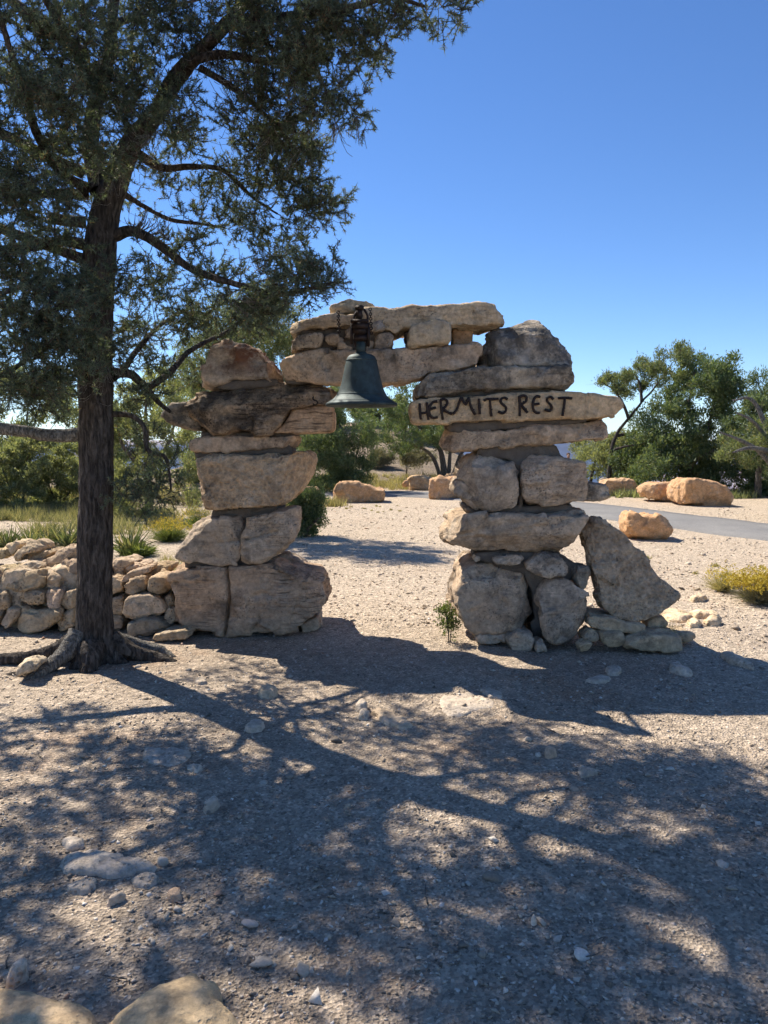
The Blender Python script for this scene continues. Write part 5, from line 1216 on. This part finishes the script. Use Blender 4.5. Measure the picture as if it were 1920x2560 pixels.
# rabbitbrush with yellow flowers
def tuft(name, label, cat, base, n, h, spread, mat, seed, w=.006, flowers=0, fmat=None, lean=.5, fr=.9, parts=None, group=None, grey=None):
    """clump of arching blades rising from a point on the ground"""
    rng = np.random.default_rng(seed); base = np.array(base, float); base[2] = gz1(base[0], base[1])
    e = empty(name, base, label, cat, group)
    d = rng.normal(size=(n, 3)); d[:, 2] = np.abs(d[:, 2]) * lean + .35 + rng.uniform(0, .6, n); d = nrm(d * [spread, spread, 1])
    L = rng.uniform(.55, 1.0, n) * h; b = base + rng.normal(size=(n, 3)) * [h * .09 * spread, h * .09 * spread, 0]
    s = nrm(np.cross(d, rng.normal(size=(n, 3)))); V = []; F = []
    sag = rng.uniform(0, .25, n)[:, None] * np.array([0, 0, -1.]) * L[:, None]
    mid = b + d * L[:, None] * .55 + sag * .15; end = b + d * L[:, None] + sag
    V = np.stack([b - s * w * .5, b + s * w * .5, mid + s * w * .45, mid - s * w * .45, end], 1).reshape(-1, 3)
    k = np.arange(n) * 5
    F = np.vstack([np.stack([k, k + 1, k + 2], 1), np.stack([k, k + 2, k + 3], 1), np.stack([k + 3, k + 2, k + 4], 1)])
    o = obj('foliage', V, F, mat, e, smooth=False); tag(o, kind='stuff')
    if flowers:
        top = end[end[:, 2] > base[2] + h * .42]; i = rng.integers(0, len(top), flowers)
        B = top[i] + rng.normal(size=(flowers, 3)) * .012
        V, F = blades(B, nrm(rng.normal(size=(flowers, 3)) + [0, 0, .8]), .02 * fr, .016 * fr, rng)
        o = obj('flowers', V, F, fmat, e, smooth=False); tag(o, kind='stuff')
    return e
tuft('rabbitbrush', 'yellow flowering rabbitbrush at the right edge of the gravel', 'shrub', on_ground('F', 1905, 1508), 1500, .40, 1.15, M_SAGE, 1, .004, 5200, M_YELLOW)
tuft('rabbitbrush', 'pale green rabbitbrush seedling left of the yellow bush', 'shrub', on_ground('F', 1808, 1480), 500, .34, .8, M_GRASS, 2, .004, 500, M_YELLOW)
tuft('rabbitbrush', 'yellow flowering rabbitbrush left of the left pier', 'shrub', on_ground('F', 425, 1352), 1200, .5, 1.1, M_GREEN, 3, .005, 1800, M_YELLOW)
tuft('rabbitbrush', 'yellow green rabbitbrush peeking out behind the left pier', 'shrub', on_ground('F', 500, 1320), 1000, .55, 1.1, M_GREEN, 4, .005, 900, M_YELLOW)
tuft('green_shrub', 'small bright green shrub at the foot of the yucca', 'shrub', on_ground('F', 352, 1392), 900, .30, 1.2, M_GREEN, 5, .012)
tuft('yucca', 'upright spiky yucca right of the tall pine trunk', 'plant', on_ground('F', 322, 1388), 110, .62, .85, M_YUCCA, 6, .022, lean=.7)
YU = [(20, 1372, .5), (75, 1368, .5), (125, 1364, .52), (168, 1366, .56), (190, 1362, .5), (-40, 1372, .5)]
for k, (x, y, h) in enumerate(YU):
    tuft('yucca', ['leftmost yucca clump above the dry stone wall', 'second yucca clump from the left above the wall', 'third yucca clump from the left above the wall', 'tallest yucca clump above the wall left of the trunk', 'yucca clump half behind the tall pine trunk', 'yucca clump beyond the left edge'][k],
         'plant', on_ground('F', x, y), 90, h, .8, M_YUCCA, 10 + k, .02, group='yucca clumps behind the wall')
tuft('grass_tuft', 'dark grass tuft by the loose stones right of the gateway', 'grass', P('B', 1545, 1985, 5.98) * [1, 1, 0], 180, .26, .6, M_GRASS, 20, .004, lean=1.2)
bush('small_shrub', 'small leafy shrub at the inner foot of the right pier', 'shrub', px('B', 285, 1990), 6.15, [px('B', *q) for q in [(235,1970),(230,1850),(260,1820),(300,1850),(322,1960),(300,2000),(250,2000)]],
     [[px('B', 285, 1992) + (0,), px('B', 275, 1920) + (0,), px('B', 258, 1850) + (0,)], [px('B', 285, 1992) + (0,), px('B', 300, 1900) + (0,), px('B', 310, 1850) + (0,)]], M_GREEN, M_TWIG, 21, lumps=16, per=7, lump_r=.05, leaves=9, ll=.022, lw=.014, r0=.006)
tuft('grass_tuft', 'little green sprig between the loose stones', 'grass', P('B', 1450, 1990, 5.9) * [1, 1, 0], 80, .10, 1.0, M_GREEN, 22, .008)
# scattered grass: short dry tufts nobody could count
def grass_field(name, label, spots, mat, seed, h, per=40, w=.006):
    rng = np.random.default_rng(seed); Vs = []; Fs = []; o = 0
    S = np.array(spots); S = np.column_stack([S, gz(S[:, 0], S[:, 1])]); n = len(S) * per
    hh = np.repeat(rng.uniform(.5, 1.2, len(S)) * h, per)
    b = np.repeat(S, per, 0) + rng.normal(size=(n, 3)) * [1, 1, 0] * (hh * .35)[:, None]
    d = nrm(rng.normal(size=(n, 3)) * [.5, .5, .1] + [0, 0, 1])
    V, F = blades(b, d, hh * rng.uniform(.6, 1.1, n), w, rng)
    ob = obj(name, V, F, mat, smooth=False); tag(ob, label, 'grass', kind='stuff')
rg2 = np.random.default_rng(77)
def spots(n, x0, x1, y0, y1): return np.column_stack([rg2.uniform(x0, x1, n), rg2.uniform(y0, y1, n)])
grass_field('dry_grass', 'dry yellow grass along the far side of the path', np.vstack([spots(420, -5, 3.5, 26.6, 31), spots(60, -3, -1, 19.5, 20.6), spots(260, -16, -7, 20, 28)]), M_GRASS, 1, .28, 36, .02)
grass_field('dry_grass', 'pale grass strip under the shrubs on the left', np.vstack([spots(520, -10.5, -6.6, 15.8, 19.5), spots(120, -6.4, -4.2, 13.5, 18)]), M_GREYGRASS, 2, .30, 36, .014)
grass_field('dry_grass', 'dry grass between the yuccas behind the wall', np.vstack([spots(300, -4.3, -3.0, 7.6, 8.6), spots(60, -3.0, -1.9, 8.8, 10.5)]), M_GRASS, 3, .2, 40, .005)
grass_field('dry_grass', 'undergrowth beneath the junipers on the right', spots(420, 5.5, 13, 22.5, 30), M_OLIVE, 4, .3, 30, .03)
grass_field('short_grass', 'sparse short green tufts on the pale gravel', np.vstack([spots(14, -1.5, .4, 17.8, 20), spots(6, 3, 4.5, 9, 11)]), M_GRASS, 5, .06, 40, .012)

# ------------------------------------------------------------------ gravel
def gravel_mat(name, stops):
    s = NT(name); g = s.n('NewGeometry')
    c = s.ramp(g.outputs['Random Per Island'], stops)
    c = s.mix(.4, c, s.ramp(s.noise(g.outputs['Position'], 120, 4), [(.3, .6), (.7, 1.3)]), 'MULTIPLY')
    return s.surf(c, .9, None, .15)
M_GRAV = gravel_mat('trodden_gravel', [(0, (.15, .125, .10)), (.25, (.29, .235, .18)), (.5, (.42, .34, .25)), (.75, (.52, .44, .35)), (.91, (.64, .575, .49)), (.95, (.34, .19, .11)), (1, (.72, .67, .60))])
M_CHIP = gravel_mat('pale_gravel_chips', [(0, (.31, .235, .16)), (.3, (.46, .365, .265)), (.6, (.55, .45, .335)), (.85, (.66, .56, .44)), (.93, (.45, .27, .16)), (1, (.72, .64, .53))])
def gravel(name, label, XY, size, mat, seed, flat=.6, rounder=False):
    rng = np.random.default_rng(seed); n = len(XY)
    octa = np.array([(1, 0, 0), (-1, 0, 0), (0, 1, 0), (0, -1, 0), (0, 0, 1), (0, 0, -1)], float)
    faces = np.array([(0, 2, 4), (2, 1, 4), (1, 3, 4), (3, 0, 4), (2, 0, 5), (1, 2, 5), (3, 1, 5), (0, 3, 5)])
    V = octa[None] * rng.uniform(.75, 1.35, (n, 6, 1)) + rng.normal(size=(n, 6, 3)) * .28
    if rounder:
        bm = bmesh.new(); bmesh.ops.create_icosphere(bm, subdivisions=2, radius=1); bm.verts.ensure_lookup_table()
        octa = np.array([v.co[:] for v in bm.verts]); faces = np.array([[v.index for v in f.verts] for f in bm.faces]); bm.free()
        k_ = len(octa); q_ = (octa[None] + rng.uniform(-50, 50, (n, 1, 3))).reshape(-1, 3)
        V = octa[None] * (1 + .9 * perlin(q_ * 1.1, 3) + .3 * perlin(q_ * 3, 4)).reshape(n, k_, 1)
    V *= (size[:, None] * rng.uniform(.6, 1.25, (n, 3)) * [1, 1, flat])[:, None]
    a = rng.uniform(0, 6.28, n); c, s_ = np.cos(a), np.sin(a)
    tl = rng.normal(size=(n, 2)) * .25
    X = V[..., 0] * c[:, None] - V[..., 1] * s_[:, None]; Yv = V[..., 0] * s_[:, None] + V[..., 1] * c[:, None]
    Z = V[..., 2] + tl[:, :1] * X + tl[:, 1:] * Yv
    z0 = gz(XY[:, 0], XY[:, 1]) + size * flat * rng.uniform(.05, .6, n)
    W = np.stack([X + XY[:, :1], Yv + XY[:, 1:], Z + z0[:, None]], -1).reshape(-1, 3)
    F = (faces[None] + np.arange(n)[:, None, None] * V.shape[1]).reshape(-1, 3)
    o = obj(name, W, F, mat, smooth=False); tag(o, label, 'gravel', kind='stuff')
def wedge(n, y0, y1, power, rng):
    u = rng.uniform(0, 1, n); a = 1 - power
    Y = (y0 ** a + u * (y1 ** a - y0 ** a)) ** (1 / a)
    return np.column_stack([rng.uniform(-1, 1, n) * (.62 * Y + .7), Y])
r3 = np.random.default_rng(5)
XY = wedge(44000, 1.2, 7.2, 1.6, r3); dens = perlin(np.column_stack([XY * .9, XY[:, 0] * 0]), 12); XY = XY[dens + r3.uniform(-.45, .45, len(XY)) > -.12]
sz = np.exp(r3.normal(-5.2, .36, len(XY))) * (1 + .10 * np.maximum(XY[:, 1] - 2, 0))
gravel('gravel', 'loose grey and tan pebbles strewn over the trodden ground', XY, sz, M_GRAV, 1)
XY = wedge(18000, 6.6, 20, 1.5, r3); XY = XY[np.abs(XY[:, 0]) < 9]
sz = np.exp(r3.normal(-4.7, .4, len(XY))) * (1 + .05 * (XY[:, 1] - 6))
gravel('gravel', 'pale stone chips covering the sunlit ground beyond the gateway', XY, sz, M_CHIP, 2, .5)
XY = wedge(45, 2.0, 8.5, 1.05, r3); sz = np.exp(r3.normal(-3.75, .3, len(XY)))
gravel('gravel', 'scattered larger pebbles lying on the gravel', XY, sz, M_GRAV, 3, .55, True)

# needles, bark and dead twigs dropped on the trodden ground
XY = wedge(80, 1.6, 6.2, 1.2, r3); XY[:, 0] -= .6; ln = np.exp(r3.normal(-3.4, .4, len(XY))); an = r3.uniform(0, 3.14, len(XY)); pol = []
for (x, y), l_, a_ in zip(XY, ln, an):
    d_ = np.array([math.cos(a_), math.sin(a_)]) * l_; cv = np.array([-d_[1], d_[0]]) * r3.uniform(-.25, .25)
    q = np.array([(x - d_[0], y - d_[1]), (x + cv[0], y + cv[1]), (x + d_[0], y + d_[1])]); z = gz(q[:, 0], q[:, 1]) + .006
    pol.append((np.column_stack([q, z]), .0032, .0016))
V, F = tubes(pol, 4); o = obj('twig_litter', V, F, M_DEAD); tag(o, 'dead twigs and bark bits littering the shaded ground', 'litter', kind='stuff')

# ------------------------------------------------------------------ the person in the distance
def skin_obj(name, nodes, edges, mat, parent, levels=2, root=0):
    me = bpy.data.meshes.new(name); me.from_pydata([n[:3] for n in nodes], edges, [])
    o = bpy.data.objects.new(name, me); COL.objects.link(o)
    o.modifiers.new('s', 'SKIN'); sv = me.skin_vertices[0].data
    for k, nd in enumerate(nodes): sv[k].radius = (nd[3], nd[4] if len(nd) > 4 else nd[3])
    sv[root].use_root = True
    md = o.modifiers.new('d', 'SUBSURF'); md.levels = levels; md.render_levels = levels
    bpy.context.view_layer.update(); dg = bpy.context.evaluated_depsgraph_get()
    m2 = bpy.data.meshes.new_from_object(o.evaluated_get(dg)); o.modifiers.clear(); o.data = m2; bpy.data.meshes.remove(me)
    m2.materials.clear(); m2.materials.append(mat); m2.polygons.foreach_set('use_smooth', np.ones(len(m2.polygons), bool))
    place(o, parent, WL[parent.name])
    return o
def plain(name, c, rough=.8):
    s = NT(name); p = s.pos(); return s.surf(s.mix(.3, c, s.ramp(s.noise(p, 25, 4), [(.3, .7), (.7, 1.25)]), 'MULTIPLY'), rough)
hp = at(1421, 1140, 29.0)
fz = gz1(hp[0], hp[1]); SCL = (hp[2] - fz + .11) / 1.74
person = empty('person', (hp[0], hp[1], fz), 'distant person in a blue shirt seen behind the right pier', 'person')
def sc_(n): return [tuple(np.array(v[:3]) * SCL) + tuple(np.array(v[3:]) * SCL) for v in n]
body = [(0,0,.95,.15,.11),(0,0,1.15,.135,.10),(0,.01,1.36,.16,.11),(0,.01,1.48,.06,.055),(0,-.005,1.56,.058,.06),(0,-.01,1.64,.082,.095),(0,-.005,1.70,.07,.085),
        (.19,.01,1.40,.055,.055),(.25,.02,1.13,.042,.042),(.24,-.06,.90,.033,.033),(.24,-.09,.80,.04,.022),(-.19,.01,1.40,.055,.055),(-.25,.02,1.13,.042,.042),(-.24,-.06,.90,.033,.033),(-.24,-.09,.80,.04,.022),
        (.095,0,.86,.085,.09),(.10,-.01,.48,.058,.06),(.10,.01,.09,.042,.045),(.11,-.14,.04,.042,.03),(-.095,0,.86,.085,.09),(-.10,-.01,.48,.058,.06),(-.10,.01,.09,.042,.045),(-.11,-.14,.04,.042,.03),
        (0,-.105,1.625,.014,.02)]
be = [(0,1),(1,2),(2,3),(3,4),(4,5),(5,6),(2,7),(7,8),(8,9),(9,10),(2,11),(11,12),(12,13),(13,14),(0,15),(15,16),(16,17),(17,18),(0,19),(19,20),(20,21),(21,22),(5,23)]
skin_obj('body', sc_(body), be, plain('skin', (.50, .30, .21), .6), person)
skin_obj('shirt', sc_([(0,0,.93,.17,.13),(0,0,1.15,.155,.12),(0,.01,1.37,.18,.13),(0,.01,1.455,.075,.07),(.20,.01,1.40,.075,.075),(.245,.02,1.20,.062,.062),(-.20,.01,1.40,.075,.075),(-.245,.02,1.20,.062,.062)]), [(0,1),(1,2),(2,3),(2,4),(4,5),(2,6),(6,7)], plain('blue_cloth', (.03, .10, .33)), person)
skin_obj('trousers', sc_([(0,0,.95,.165,.125),(.095,0,.85,.10,.105),(.10,-.01,.48,.075,.078),(.10,.01,.12,.062,.065),(-.095,0,.85,.10,.105),(-.10,-.01,.48,.075,.078),(-.10,.01,.12,.062,.065)]), [(0,1),(1,2),(2,3),(0,4),(4,5),(5,6)], plain('grey_trousers', (.09, .085, .08)), person)
skin_obj('hair', sc_([(0,.035,1.60,.07,.07),(0,.03,1.69,.088,.085),(0,-.01,1.745,.075,.08)]), [(0,1),(1,2)], plain('brown_hair', (.10, .055, .03)), person)

# ------------------------------------------------------------------ the air between here and the far canyon wall
bm = bmesh.new(); bmesh.ops.create_cube(bm, size=1)
hz = bpy.data.meshes.new('haze'); bm.to_mesh(hz); bm.free()
haze = bpy.data.objects.new('haze', hz); COL.objects.link(haze)
haze.scale = (28200, 12600, 1560); haze.location = (0, 5880, -660)
hm = bpy.data.materials.new('thin_blue_air'); hm.use_nodes = True; hm.node_tree.nodes.clear()
ho = hm.node_tree.nodes.new('ShaderNodeOutputMaterial'); hv = hm.node_tree.nodes.new('ShaderNodeVolumePrincipled')
hv.inputs['Color'].default_value = (.42, .62, 1, 1); hv.inputs['Density'].default_value = 4.5e-5; hv.inputs['Anisotropy'].default_value = 0.0
hm.node_tree.links.new(hv.outputs[0], ho.inputs['Volume'])
hz.materials.append(hm); tag(haze, kind='stuff')
